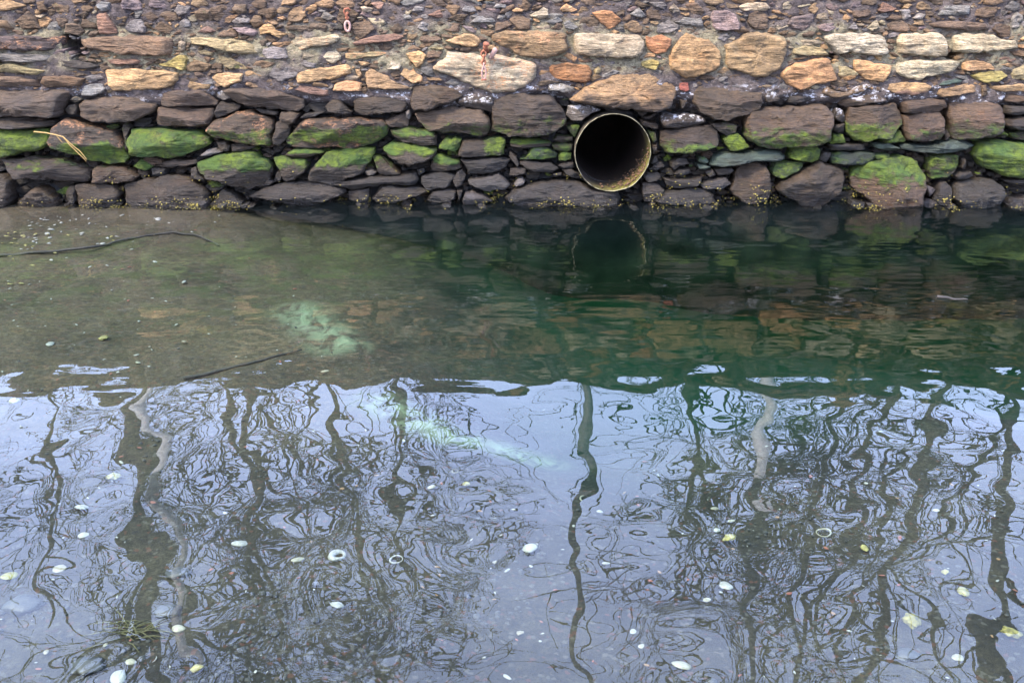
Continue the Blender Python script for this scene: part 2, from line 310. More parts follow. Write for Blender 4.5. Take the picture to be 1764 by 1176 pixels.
# ------------------------------------------------------------------ the stone wall
TINT = dict(T=(.46, .315, .175), P=(.42, .375, .29), O=(.35, .18, .085), G=(.215, .215, .225), M=(.165, .12, .082), B=(.15, .104, .062), D=(.08, .06, .037),
            K=(.054, .048, .04), E=(.085, .14, .125), R=(.24, .15, .115), Y=(.32, .28, .165), L=(.32, .28, .1), N=(.075, .06, .06), W=(.27, .19, .115),
            V=(.24, .19, .205), A=(.44, .28, .14), F=(.05, .085, .06), S=(.135, .135, .15), C=(.24, .075, .055))
NAME = dict(T='tan', P='pale cream', O='orange', G='grey', M='mauve brown', B='brown', D='dark brown', K='black slate', E='teal slate', R='reddish', Y='ochre',
            L='yellow lichened', N='blue black and rust', W='olive brown', V='lilac grey', A='amber', F='dark green slate', S='smooth blue grey', C='brick red')
STONES = """
D a8 -60,226 0,223 55,224 80,222 87,232 84,250 70,259 40,264 10,270 -60,268
D* l9 97,216 110,204 125,202 140,208 150,214 165,216 180,222 200,225 210,240 216,258 222,272 215,280 195,283 170,279 140,268 110,260 90,252 84,243 90,230
D a3 212,214 218,212 224,218 222,235 224,258 218,262 215,240 210,222
D - -60,205 0,204 50,203 70,206 95,208 93,217 70,220 40,222 -60,221
M - 53,211 68,203 78,205 72,212 55,213
D t3 3,275 28,273 60,270 90,272 115,275 140,285 157,295 152,312 130,313 95,311 65,307 48,306 25,309 18,300
B t2 160,291 167,286 190,287 212,289 228,298 236,305 230,313 190,314 158,314
D - -60,300 5,300 18,312 20,340 15,358 -60,358
B - 30,350 45,335 62,322 78,328 92,338 98,350 96,360 35,360
D - 113,335 120,322 127,322 130,340 128,354 120,352
D - 129,320 150,317 175,317 197,318 203,335 206,354 170,361 135,359
D - 213,320 230,314 260,308 285,301 305,300 325,306 343,318 357,332 364,345 360,357 320,361 260,361 225,356 218,335
D* a7 225,223 240,222 275,222 310,224 345,228 362,235 364,247 350,256 330,262 315,269 290,272 255,270 228,267 224,245
M - 271,185 300,184 340,186 368,187 366,200 362,216 340,218 300,218 270,216 268,198
B* l5 357,222 366,210 385,202 405,193 425,190 445,195 460,202 470,208 473,222 468,232 467,243 462,251 440,249 410,244 385,240 365,235
D - 372,244 390,243 397,252 395,262 385,262 376,252
D - 398,248 420,247 440,253 430,258 400,262
G - 345,268 358,257 370,256 383,262 365,267 348,269
D - 262,286 280,284 283,278 300,276 320,277 336,276 338,281 320,287 295,290 275,287
K - 262,291 285,291 284,302 262,302
D t8 340,281 355,273 385,266 420,261 437,262 450,270 465,280 473,293 468,308 450,320 430,327 410,322 385,315 360,307 344,295
K - 328,290 338,288 342,298 354,310 345,312 330,305
K - 376,338 385,326 398,330 420,347 415,356 380,356
K - 425,338 445,328 462,321 480,316 510,315 545,314 575,313 592,324 597,330 590,336 570,344 545,354 520,358 490,353 470,346 445,342
D* c6 494,240 498,232 510,222 520,210 535,204 560,203 600,204 640,205 660,206 668,213 671,222 665,235 650,244 630,251 600,255 570,254 530,255 505,254 494,248
D t8 489,267 505,258 530,258 555,260 559,263 540,269 520,273 500,271
D t7 470,271 488,270 510,274 525,275 533,287 528,298 515,305 495,314 488,312 484,300 476,285
D t9 528,305 535,292 550,275 562,264 590,258 625,254 645,256 646,264 635,280 625,299 610,305 575,312 545,313 530,312
K - 472,310 478,296 484,300 485,308 482,313 474,313
K - 515,306 592,314 600,310 640,304 660,304 690,301 717,297 722,308 715,318 705,320 690,316 670,315 640,321 610,327 598,325
G - 628,295 640,293 648,297 645,301 633,303
D t5 642,270 652,270 665,277 678,288 690,299 682,301 655,301 648,285
K - 600,330 620,326 637,324 638,335 634,348 620,349 602,344
K - 640,342 650,326 657,318 675,318 690,323 720,323 738,329 725,335 700,341 680,349 650,349
D - 475,210 485,206 500,212 497,235 480,252 470,250 470,238 475,222
K - 445,322 455,315 462,308 475,313 465,319
M - 380,155 400,150 430,152 460,152 480,155 505,165 525,172 523,182 515,192 500,191 480,188 450,184 430,183 410,178 400,172
D - 440,188 460,189 479,193 478,199 465,198 450,195
B - 479,205 485,193 500,193 515,196 515,202 505,212 498,214 485,210
K - 517,203 525,197 550,193 558,194 540,202 520,205
D - 561,184 570,172 580,171 590,177 600,190 606,193 598,197 580,197 565,193
D - 608,175 615,168 640,166 670,167 690,168 700,175 699,190 685,194 650,197 625,198 612,192
R - 505,155 515,147 530,149 550,152 568,156 566,164 555,166 530,161 515,158
T* - 573,156 575,145 590,138 612,139 625,144 623,157 600,158 580,156
T - 507,127 515,123 550,116 580,113 600,110 609,118 608,126 590,132 570,139 540,142 515,144 508,135
T - 611,119 622,117 625,130 620,135 614,127
T - 630,125 640,118 655,124 670,132 685,143 703,148 706,152 690,155 660,153 633,154 630,140
P - 555,92 565,86 580,88 590,97 588,104 575,109 562,106
Y* - 593,92 605,91 630,91 660,87 677,90 660,96 630,100 600,104 594,100
T - 616,105 635,107 640,110 632,114 622,113
R - 604,75 620,68 650,60 680,57 700,62 690,69 660,73 630,77 610,80
P* - 499,72 510,63 530,65 560,62 580,58 592,64 585,72 560,80 535,83 515,88
P - 505,88 520,87 526,90 520,97 507,95
G - 450,85 470,80 495,82 500,100 480,102 460,102 452,95
Y - 325,65 350,64 390,66 420,70 440,78 450,92 435,95 410,93 380,86 350,79 328,76
Y - 340,88 355,85 370,92 365,98 345,93
Y l3 375,95 400,100 420,110 430,120 410,122 390,115 378,103
L - 300,98 310,95 322,95 327,103 322,108 325,118 316,123 305,118 285,115 273,112 290,106
P - 308,70 314,68 321,72 322,85 316,90 309,85
T - 181,120 215,117 250,119 285,120 312,126 310,138 300,148 270,155 220,158 195,156 185,140
T - 365,133 375,127 400,124 422,126 420,140 400,146 390,151 378,146
M - 137,68 160,64 220,60 260,61 300,65 300,95 270,97 230,95 200,92 165,86 145,82
N* - -60,62 0,62 40,60 80,64 113,62 112,72 108,83 90,88 55,90 40,86 -60,86
K - 97,110 105,104 130,104 160,108 174,114 165,119 140,119 110,114
R - 182,103 200,101 235,100 247,103 245,110 220,111 190,110
G - -60,94 20,91 60,93 100,95 95,104 60,109 20,106 -60,104
Y - -60,110 20,109 50,115 85,122 70,130 40,126 -60,122
B - 75,131 110,128 130,132 150,135 140,148 110,150 80,150 70,143
M - -60,130 40,131 68,138 70,150 40,150 -60,148
M - -60,154 40,155 85,155 115,153 125,158 118,172 110,188 105,200 95,203 60,201 0,202 -60,202
G - 145,148 165,143 180,142 185,152 180,160 160,165 142,164
P - 121,172 130,166 139,172 128,177
D - 110,190 118,180 130,178 136,190 133,198 122,197
M - 135,180 145,172 170,167 210,164 245,166 268,172 270,185 262,195 240,205 215,211 180,210 150,208 140,198
M - 275,172 277,160 300,156 345,155 360,162 374,176 372,181 340,183 300,183 278,182
D - 368,197 375,182 380,175 400,177 413,183 410,190 390,198 372,203
G^ - 375,158 390,156 400,160 402,170 385,172 374,166
P*/P - 743,118 755,103 768,98 772,88 800,90 830,94 860,95 890,100 915,105 925,112 926,128 918,142 905,152 885,157 855,160 825,151 800,143 780,130 755,124
T* - 690,128 695,118 712,117 728,132 728,140 712,145 703,138
B - 707,160 712,148 740,145 765,148 790,152 800,158 795,168 780,175 755,182 740,190 712,192 707,178
D^ - 790,168 800,162 815,163 850,165 852,175 854,190 850,195 830,188 800,184 788,178
M l3 712,196 740,191 780,185 800,185 830,189 840,200 845,215 840,232 820,234 790,229 760,227 738,225 725,212
D - 663,207 680,199 696,194 703,205 703,218 690,221 673,218 665,213
G - 697,192 705,190 708,198 706,206 700,203
M - 722,63 745,60 760,62 763,69 745,75 730,75 721,70
T - 765,70 785,63 800,57 815,58 825,65 832,72 823,80 810,82 790,78 772,74
Y - 740,82 758,80 765,84 752,88 744,87
T - 700,92 720,88 735,95 730,110 718,115 708,105
P - 662,112 675,104 690,106 695,112 688,120 665,120
W* - 845,60 870,50 890,54 930,54 970,55 978,62 978,78 975,92 960,98 930,101 900,98 880,88 860,80 848,70
P - 985,65 988,58 1010,57 1050,58 1100,60 1110,70 1111,92 1100,99 1060,103 1020,98 995,93 986,82
O - 1111,61 1120,64 1140,59 1155,68 1155,78 1148,90 1130,95 1118,88 1112,72
T - 1150,100 1158,82 1170,62 1180,53 1200,62 1220,68 1238,82 1243,100 1240,115 1225,125 1195,135 1172,132 1158,120 1150,112
W - 1244,78 1260,72 1285,57 1300,54 1330,58 1355,66 1357,85 1350,105 1340,120 1325,131 1305,134 1280,127 1258,120 1248,108 1245,95
O - 945,115 950,110 990,107 1012,112 1019,125 1018,138 1010,142 980,141 950,135 945,125
T/B - 978,172 992,163 1005,150 1030,140 1060,127 1110,126 1150,128 1167,135 1166,160 1155,185 1135,194 1095,191 1050,185 1010,180
G^ - 941,145 965,143 990,150 992,158 970,160 945,156
D l3 848,172 870,162 900,160 930,163 955,168 965,180 972,195 978,205 970,218 950,230 910,236 870,234 848,225 845,205
G^ - 980,183 1000,180 1030,183 1035,190 1020,194 1000,210 985,208 975,198
K - 1038,184 1060,187 1090,194 1092,198 1075,196 1045,190
C - 1170,143 1185,142 1188,155 1180,160 1170,155
D - 1171,172 1185,172 1180,185 1175,190
B - 1191,160 1200,148 1225,142 1260,148 1290,156 1312,160 1314,175 1308,188 1285,198 1255,208 1235,207 1215,200 1200,188 1192,175
D^ - 1135,206 1140,198 1165,196 1195,198 1215,204 1218,210 1200,216 1165,221 1140,221
D l5 1135,226 1160,225 1195,218 1225,216 1237,225 1240,240 1236,252 1215,260 1180,264 1145,264 1137,250
D a2 1222,213 1250,210 1270,215 1268,228 1250,234 1240,228
D a8 1247,240 1255,233 1272,228 1282,240 1291,252 1280,258 1258,261 1250,250
B l5 1283,208 1290,192 1320,185 1360,182 1400,180 1425,182 1432,195 1430,215 1426,243 1400,250 1360,255 1320,257 1300,250 1282,235
E - 1221,285 1228,270 1245,264 1290,262 1320,258 1345,260 1355,268 1353,274 1330,277 1300,276 1275,280 1255,286 1235,287
K - 1155,280 1170,272 1185,273 1188,282 1170,286 1160,293 1155,288
K - 1160,300 1170,292 1188,292 1190,298 1175,303
E - 1201,284 1215,284 1224,288 1215,293 1204,291
E a3 1205,272 1215,271 1222,278 1215,282 1203,278
K - 1232,293 1245,288 1262,288 1265,293 1255,300 1238,303
K - 1215,296 1228,291 1232,302 1222,306
K - 1142,306 1160,310 1195,307 1210,305 1210,312 1200,320 1165,325 1148,318
S - 1208,320 1220,312 1250,304 1260,316 1250,320 1240,327 1212,325
D - 1260,325 1265,300 1275,285 1300,280 1320,285 1328,305 1328,330 1322,348 1300,352 1275,347 1262,335
K - 1123,345 1140,333 1165,327 1190,324 1215,327 1230,336 1235,350 1200,353 1150,353
K - 1106,314 1118,314 1132,317 1145,328 1135,340 1120,348 1110,347 1106,325
K - 1108,303 1115,297 1135,297 1138,304 1130,312 1115,313
K - 1120,280 1130,268 1134,277 1122,283
K - 1118,292 1130,282 1140,279 1146,286 1130,294
D a4 1120,234 1117,228 1130,228 1132,242 1125,248
D - 1121,252 1132,246 1132,258 1125,265
D - 1103,206 1120,211 1133,215 1132,222 1112,220 1105,214
D - 1107,203 1132,194 1128,200 1118,206
D - 1096,193 1112,190 1115,196 1106,201
D t7 880,241 900,240 935,243 950,246 948,252 925,254 900,256 880,252
F a5 895,274 905,272 915,256 940,255 955,260 960,265 958,271 930,275 905,275
D a9 962,270 967,262 985,263 983,275 975,278 962,277
D a5 950,250 965,247 987,249 987,258 975,261 953,258
D a3 952,242 960,234 985,236 986,242 965,246
D a5 976,220 985,216 998,217 994,228 990,236 982,228
K - 895,281 905,277 930,279 950,280 963,291 950,297 920,296 905,290
K - 880,291 905,291 905,299 890,302 878,302
G - 885,318 892,308 900,306 905,312 902,318 888,322
K - 963,285 975,279 988,280 990,289 970,290
K - 968,292 985,291 998,298 1003,306 990,308 975,300
K - 867,342 880,329 900,322 930,315 955,308 970,308 1000,314 1025,326 1050,330 1066,331 1068,352 1030,354 960,354 890,354
K - 952,300 960,298 968,298 966,303 955,303
K - 878,262 890,270 895,283 892,290 885,280 878,270
D t6 672,224 690,222 700,220 725,225 745,227 755,235 752,250 735,252 715,248 690,243 675,233
D t9 659,254 675,245 700,246 720,249 740,256 754,257 750,268 735,279 715,284 690,282 672,272 660,260
D a9 757,250 768,239 785,236 795,241 792,255 785,263 770,258 757,255
D r6 797,241 830,241 860,236 870,242 868,266 840,269 810,270 787,268 789,262
D t8 741,286 748,270 758,266 775,272 790,277 796,288 785,294 765,296 745,293
K - 792,274 830,272 865,270 880,275 875,285 860,295 835,300 805,299 800,285
K - 725,303 740,298 770,297 785,302 775,318 765,325 735,325 725,315
K - 787,296 797,290 802,302 795,320 785,324 780,312
S - 806,310 830,305 858,300 870,308 878,318 868,327 845,329 825,325 808,318
K - 737,344 745,329 770,325 787,329 785,343 765,350 745,350
K - 787,328 797,328 795,338 791,346
S - 795,345 800,332 812,329 835,337 850,347 820,353 800,352
K - 718,293 730,291 732,296 722,302
D a9 1359,268 1365,255 1380,251 1405,252 1413,258 1410,275 1400,280 1375,277 1358,272
F a5 1329,295 1335,281 1350,279 1383,281 1380,290 1360,303 1345,307 1333,302
D - 1337,325 1345,312 1370,300 1395,286 1412,279 1430,283 1450,292 1456,305 1450,325 1435,342 1410,356 1385,356 1360,342 1345,333
B t7 1465,304 1475,290 1490,282 1520,273 1550,269 1565,270 1578,280 1590,300 1590,330 1580,355 1550,358 1510,356 1490,341 1470,322
F a3 1430,270 1445,263 1480,262 1505,264 1510,270 1500,280 1485,284 1450,283 1432,282
K - 1428,249 1460,248 1488,248 1490,258 1460,260 1430,259
K - 1412,274 1420,262 1433,263 1429,273 1422,280
F a5 1508,268 1530,265 1533,272 1518,278 1510,275
E - 1503,248 1515,246 1530,247 1552,255 1545,260 1520,258 1505,254
E - 1548,252 1560,248 1600,251 1635,242 1650,241 1665,244 1679,250 1668,258 1640,262 1600,264 1580,262 1555,257
D a7 1430,248 1436,232 1452,231 1458,247
D - 1434,225 1435,214 1455,213 1453,227 1445,229
D^ - 1434,195 1440,186 1452,190 1456,208 1450,211 1436,205
B l6 1460,230 1457,205 1462,185 1500,180 1540,178 1552,190 1555,215 1545,225 1530,238 1510,240 1480,244 1465,238
D a6 1520,246 1535,232 1550,224 1560,243 1540,247
B l3 1556,200 1580,196 1620,194 1626,205 1625,235 1620,242 1590,243 1562,242 1557,225
B - 1553,176 1570,172 1600,170 1628,172 1632,185 1620,192 1590,194 1555,196
D - 1627,232 1631,223 1636,235 1632,242 1627,243
B/D l3 1634,178 1650,174 1700,175 1722,178 1724,205 1722,228 1700,236 1670,240 1640,240 1636,210
F a9 1678,257 1690,245 1710,241 1740,243 1820,248 1820,303 1760,305 1720,300 1690,285 1677,268
D a5 1598,280 1605,270 1625,265 1652,268 1650,280 1645,295 1630,305 1605,308 1600,295
D a3 1654,290 1656,273 1662,272 1664,288 1660,294
K - 1643,302 1655,296 1673,295 1678,303 1660,309 1648,310
K - 1640,340 1643,322 1655,312 1680,309 1710,310 1725,318 1727,335 1720,354 1690,358 1650,358
K - 1613,330 1618,313 1628,311 1638,322 1637,354 1618,354 1604,342
S - 1594,318 1612,327 1600,340
S - 1588,348 1600,342 1613,348 1610,358 1590,358
D a5 1717,226 1730,224 1737,233 1730,238 1718,232
D - 1728,205 1750,201 1820,197 1820,225 1760,225 1740,222 1726,215
D a4 1740,230 1764,228 1820,230 1820,244 1745,240
K - 1728,310 1764,308 1820,310 1820,318 1740,318
S - 1735,350 1764,337 1820,337 1820,358 1735,358
B - 1725,162 1740,160 1764,165 1820,163 1820,175 1750,178 1728,175
D - 1730,181 1764,183 1820,181 1820,193 1740,199 1728,195
P - 1415,62 1430,57 1480,57 1510,59 1528,68 1530,92 1520,97 1490,95 1460,90 1440,95 1425,80
P - 1545,60 1560,57 1600,56 1625,58 1628,75 1633,97 1610,99 1580,96 1545,93 1543,75
P - 1636,60 1660,57 1710,58 1720,68 1750,69 1752,84 1720,88 1690,92 1640,90
A - 1341,130 1350,115 1380,105 1410,100 1430,102 1436,120 1440,138 1415,144 1395,150 1375,154 1355,146
Y/A - 1440,110 1460,115 1478,127 1472,136 1447,140 1443,125
T* - 1465,100 1500,105 1535,112 1530,130 1520,141 1490,138 1470,122
P - 1541,108 1560,103 1600,103 1640,102 1652,108 1645,122 1620,128 1580,138 1550,132 1537,122
T - 1655,108 1680,102 1708,110 1713,120 1680,122 1657,122
R - 1714,102 1725,97 1750,97 1752,103 1740,107 1720,106
L - 1671,130 1690,123 1725,121 1735,130 1715,143 1695,143 1680,137
E - 1613,147 1620,140 1645,133 1658,138 1655,142 1635,146 1620,148
W - 1612,162 1615,153 1640,149 1670,143 1683,147 1680,158 1650,164 1620,167
T/R - 1525,145 1550,140 1590,141 1605,148 1595,160 1575,165 1545,162 1520,155
B - 1687,147 1697,144 1698,158 1703,168 1690,166
T - 1702,148 1730,146 1764,144 1820,141 1820,157 1764,157 1720,158 1704,153
Y - 1740,120 1764,112 1820,110 1820,135 1764,138 1737,136
B^ - 1414,160 1420,148 1435,155 1455,158 1475,148 1495,142 1502,147 1490,156 1470,162 1450,167 1430,168
B^ - 1445,180 1450,172 1475,165 1500,162 1525,160 1530,174 1505,177 1480,182 1455,185
K - 1358,165 1380,164 1403,170 1390,175 1370,180 1358,177
D^ - 1317,165 1328,151 1338,160 1345,172 1330,178 1320,177
L - 1102,106 1120,101 1137,105 1137,112 1130,121 1110,118 1103,112
G - 1040,127 1055,120 1070,122 1060,128 1042,133
Y - 1022,122 1030,113 1038,116 1035,126 1024,129
Y - 1362,84 1390,77 1418,82 1430,96 1400,97 1375,95 1362,92
V - 1222,30 1225,17 1250,18 1270,25 1275,40 1270,53 1245,55 1226,48
R - 1510,20 1520,5 1545,14 1535,20 1520,23
G - 1548,17 1565,14 1568,30 1555,35
G - 1571,32 1582,22 1594,25 1585,35
V - 1405,45 1420,38 1440,40 1442,48 1425,56 1408,52
T - 1447,35 1455,22 1465,32 1460,40 1450,42
P - 1492,48 1500,38 1510,34 1515,48 1500,55
G - 1457,50 1470,38 1480,53
G - 1612,25 1625,8 1670,10 1668,25 1640,28 1612,28
M - 1595,40 1640,35 1700,40 1706,52 1670,54 1600,46
G - 1735,35 1750,20 1760,30 1755,48 1740,50
V - 1352,42 1365,28 1400,23 1398,40 1385,55 1370,50
P - 1270,12 1285,3 1320,5 1328,15 1320,20 1280,20
P - 1368,8 1380,2 1400,10 1385,14 1372,13
P - 1152,15 1160,5 1170,15 1172,22 1160,23
M - 1177,8 1200,5 1213,18 1210,28 1190,23
G - 1115,4 1140,2 1150,10 1145,17 1125,12
G - 1085,25 1100,12 1112,28 1105,33
G - 1160,38 1180,30 1210,32 1210,48 1185,44
O - 1018,22 1035,16 1055,18 1072,35 1060,48 1050,50 1035,42
G - 1238,60 1252,56 1258,64 1245,71 1232,68
P - 912,25 935,12 945,15 945,30 930,33 912,30
T - 964,16 975,6 998,17 985,22 968,21
G - 940,38 960,28 970,36 950,45
G - 969,40 985,32 996,48 985,54 972,50
G - 808,40 820,28 850,27 858,38 840,41
R - 735,27 758,16 768,32 750,32
M - 770,32 782,24 808,25 800,40
G - 794,20 800,8 815,10 822,20 805,22
G - 716,48 725,36 740,38 745,55 730,55
M - 762,52 770,40 795,40 792,55 775,55
T - 882,18 890,14 905,17 900,22 885,21
G - 850,14 855,6 872,8 872,15
G - 707,20 715,10 732,12 732,20 720,22
M - 400,15 405,6 425,8 427,22 415,26 403,20
G - 398,38 410,29 430,31 432,40 410,42
W - 495,30 505,12 525,12 530,28 515,40 500,38
W - 482,10 486,-2 515,0 510,9
W - 540,5 560,-3 580,4 575,14 555,15
G - 552,30 558,20 580,30 570,36
K - 570,50 590,38 594,52
M - 490,46 510,42 535,43 537,52 520,56 495,52
T - 448,50 455,42 470,42 475,52 500,60 485,68 465,58 450,60
V - 398,47 420,46 445,54 440,65 415,58
R - 337,56 350,47 360,43 378,54 360,58
P - 620,12 628,10 645,15 640,22 628,22
R - 638,5 650,2 665,5 660,15 653,18
P - 632,30 645,28 665,35 668,42 655,50 642,40
G - 685,28 705,25 712,33 695,34
M - 335,20 345,15 365,18 368,38 350,38 340,32
G - 165,10 175,0 192,5 190,18 178,20
V - 208,8 215,-5 243,0 247,16 230,21 212,16
G - 300,20 308,8 330,12 325,24 312,28
G - 307,40 318,30 332,35 330,46 315,48
R - 167,25 185,22 200,45 205,58 175,60 170,45
G - 215,50 225,35 245,32 255,50 250,58 222,57
M - 110,58 115,40 140,40 148,55 140,62 120,60
B - 30,35 50,18 65,35 75,50 40,52
B - 62,2 80,0 85,20 70,22
B - 88,2 120,5 125,25 100,22
W - -60,0 20,0 52,10 30,18 -60,25
B - -60,30 20,35 28,52 -60,52
"""
def resample(P, step):
    P = np.array(P); Q = np.roll(P, -1, 0); L = np.hypot(*(Q - P).T); out = []
    for p, q, l in zip(P, Q, L):
        n = max(1, int(round(l / step)))
        for k in range(n): out.append(p + (q - p) * k / n)
    return np.array(out)
def poly_dist(X, B):
    a = B[None]; b = np.roll(B, -1, 0)[None]; p = X[:, None]
    ab = b - a; t = np.clip(((p - a) * ab).sum(2) / np.maximum((ab * ab).sum(2), 1e-12), 0, 1)
    return np.sqrt((((a + ab * t[..., None]) - p) ** 2).sum(2).min(1))
DK = 1.0
def build_stone(poly, key, moss, seed, bulge=None, step=None, rough=1.0, jit=1.0, depth=0.22):
    """poly: (x, z) outline in metres. Returns verts relative to the outline's centre, faces, centre, attributes."""
    rnd = random.Random(seed)
    P = np.array(poly); A = 0.5 * np.sum(P[:, 0] * np.roll(P[:, 1], -1) - np.roll(P[:, 0], -1) * P[:, 1])
    if A < 0: P = P[::-1]
    A = abs(A)
    Q = np.roll(P, -1, 0); cr = P[:, 0] * Q[:, 1] - Q[:, 0] * P[:, 1]
    cen = np.array([((P[:, 0] + Q[:, 0]) * cr).sum(), ((P[:, 1] + Q[:, 1]) * cr).sum()]) / (3 * cr.sum())
    # cut the corners a little, then resample
    R1 = []; size0 = math.sqrt(A)
    cc = 0.07 if size0 > 0.12 else 0.04
    for p, q in zip(P, Q): R1 += [p * (1 - cc) + q * cc, p * cc + q * (1 - cc)]
    size = math.sqrt(A); step = step or min(max(size / 16, 0.009), 0.016)
    B = resample(R1, step) - cen
    n = len(B); sx = seed * 3.17
    r0 = np.hypot(*B.T); amp = min(0.018, (0.07 if size > 0.12 else 0.13) * size) * jit
    nz = np.array([fbm(b[0] * 14 + sx, b[1] * 14, 1.3, 4) for b in B])
    B = B * (1 + amp * nz / np.maximum(r0, 0.01))[:, None]
    hw = np.abs(B[:, 0]).max(); hh = np.abs(B[:, 1]).max(); mn = min(hw, hh)
    rings = int(min(max(mn / step * 1.2, 4), 22))
    fr = 1 - (np.arange(rings) / rings) ** 1.15
    X = np.concatenate([B * f for f in fr] + [np.zeros((1, 2))])
    X[n:] += np.array([[fbm(x[0] * 9 + sx, x[1] * 9, 5, 2), fbm(x[0] * 9, x[1] * 9 + sx, 7, 2)] for x in X[n:]]) * step * 0.9
    d = poly_dist(X, B); d[:n] = 0
    bulge = bulge if bulge is not None else min(0.2, 0.28 * size + 0.02)
    e = max((0.2 if rough > 0.9 else 0.26) * mn, 0.005); t = np.clip(d / e, 0, 1); prof = (1 - (1 - t) ** 2.2) ** 0.6
    h = bulge * (prof * 0.92 + 0.08 * np.clip(d / mn, 0, 1))
    a, b = X[:, 0] / hw, X[:, 1] / hh
    for k in range(rnd.choice((4, 5, 6)) if rough < 0.9 else 3):
        th = rnd.uniform(0, 2 * math.pi); s = rnd.uniform(0.35, 1.0) if rough < 0.9 else rnd.uniform(0.1, 0.5); c = rnd.uniform(0.72, 1.05)
        pl = bulge * (c - s * (a * math.cos(th) + b * math.sin(th)))
        m = np.minimum(h, pl); h = m + 0.25 * bulge * 0.05 * np.exp(-np.abs(h - pl) / (bulge * 0.1 + 1e-6)) * -1
    mask = np.clip(d / (0.35 * e), 0, 1)
    amp = (0.38 * bulge + (0.010 if size > 0.1 else 0.016)) * rough
    for i in range(len(X)):
        x, y = X[i]
        c1_ = fbm(x * 3.6 + sx, y * 6.5, 11.0, 4); c2_ = fbm(x * 6 + sx, y * 13 + 0.4 * x, 17.0, 4)
        chip = -0.20 * min(max((c1_ - 0.08) / 0.035, 0), 1) - 0.13 * min(max((c2_ - 0.12) / 0.03, 0), 1)
        h[i] += mask[i] * amp * ((0.24 if rough < 0.9 else 0.42) * fbm(x * 7 + sx, y * 9, 2.0, 5) + 0.22 * fbm(x * 6 + sx, y * 40, 4.0, 3) + 0.9 * chip)
    h = np.maximum(h, 0.0 - 0.002) * 1.0
    verts = [(x, WS * (y) - hh_, y) for (x, y), hh_ in zip(X, h)]
    nf = len(verts); verts += [(p[0] * 0.94, depth + WS * p[1], p[1] * 0.94) for p in B]
    F = []
    for r in range(rings - 1):
        for i in range(n):
            j = (i + 1) % n; F.append((r * n + i, r * n + j, (r + 1) * n + j, (r + 1) * n + i))
    c0 = rings * n
    for i in range(n): F.append(((rings - 1) * n + i, (rings - 1) * n + (i + 1) % n, c0))
    for i in range(n): F.append((i, nf + i, nf + (i + 1) % n, (i + 1) % n))
    # colour, moss, crystals, crust
    crust = '^' in key; spk = '*' in key; ks = key.replace('^', '').replace('*', '').split('/')
    WARM = np.array([0.50, 0.43, 0.34]); c1 = np.array(TINT[ks[0]]) * WARM; c2 = np.array(TINT[ks[-1]]) * WARM
    c1 = c1 * rnd.uniform(0.86, 1.14) * np.array([rnd.uniform(0.95, 1.05), 1, rnd.uniform(0.94, 1.06)])
    if len(ks) == 1: c2 = c1
    bb = np.array([v[2] / hh for v in verts]); aa = np.array([v[0] / hw for v in verts])
    nn = np.array([fbm(v[0] * 8 + sx, v[2] * 8, 6, 4) for v in verts])
    f = sstep(-0.2, 0.1, bb + 0.3 + 0.5 * nn)[:, None]
    tint = np.concatenate([DK * (c2 * (1 - f) + c1 * f), np.ones((len(verts), 1))], 1)
    if moss == '-': mo = np.zeros(len(verts))
    else:
        mm = int(moss[1]) / 9.0; q = bb + 0.35 * nn
        mo = mm * {'a': np.ones_like(bb), 't': sstep(-0.35, 0.45, q), 'l': sstep(0.35, -0.4, q), 'c': sstep(1.0, 0.2, np.abs(q + 0.15)), 'r': sstep(-0.2, 0.3, aa + 0.3 * nn)}[moss[0]]
    at = {'tint': ('FLOAT_COLOR', tint), 'moss': ('FLOAT', mo), 'speck': ('FLOAT', np.full(len(verts), 1.0 if spk else 0.0)),
          'crust': ('FLOAT', (0.75 * crust) * sstep(-0.3, 0.5, bb))}
    return verts, F, cen, at, A

parsed = []
for ln in STONES.strip().splitlines():
    tk = ln.split(); parsed.append((tk[0], tk[1], [tuple(map(float, s.split(','))) for s in tk[2:]]))
# pipe
PC = (1053.5, 260.0); pcx, pcz = wall_xz(*PC); PR = 64.5 / 1715.0 * math.hypot(WY - 0.1, CAM_H - pcz) ; PYC = WY + WS * pcz

# occupancy raster in photo pixels (half resolution)
OX, OY, SX, SY = -720, -70, 1600, 224
occ = np.zeros((SY, SX), bool)
def raster(poly):
    P = (np.array(poly) - (OX, OY)) / 2.0
    x0, y0 = np.maximum(np.floor(P.min(0)).astype(int), 0); x1, y1 = np.minimum(np.ceil(P.max(0)).astype(int) + 1, (SX, SY))
    if x1 <= x0 or y1 <= y0: return None
    gx, gy = np.meshgrid(np.arange(x0, x1) + 0.5, np.arange(y0, y1) + 0.5); ins = np.zeros(gx.shape, bool)
    Q = np.roll(P, -1, 0)
    for (ax, ay), (bx, by) in zip(P, Q):
        if ay == by: continue
        ins ^= ((ay > gy) != (by > gy)) & (gx < (bx - ax) * (gy - ay) / (by - ay) + ax)
    return (slice(y0, y1), slice(x0, x1)), ins
def grow(poly, k):
    P = np.array(poly); c = P.mean(0); return (P - c) * k + c
for _, _, p in parsed:
    r = raster(p)
    if r: occ[r[0]] |= r[1]
HOLES = [[(112, 64), (134, 68), (143, 90), (139, 100), (126, 92), (114, 80)], [(1630, 92), (1652, 91), (1648, 100), (1634, 99)], [(1428, 96), (1436, 97), (1434, 102)]]
for p in HOLES + [[(PC[0] + 70 * math.cos(t), PC[1] + 72 * math.sin(t)) for t in np.linspace(0, 6.28, 40)]]:
    r = raster(p); occ[r[0]] |= r[1]
rng = random.Random(5); filler = []
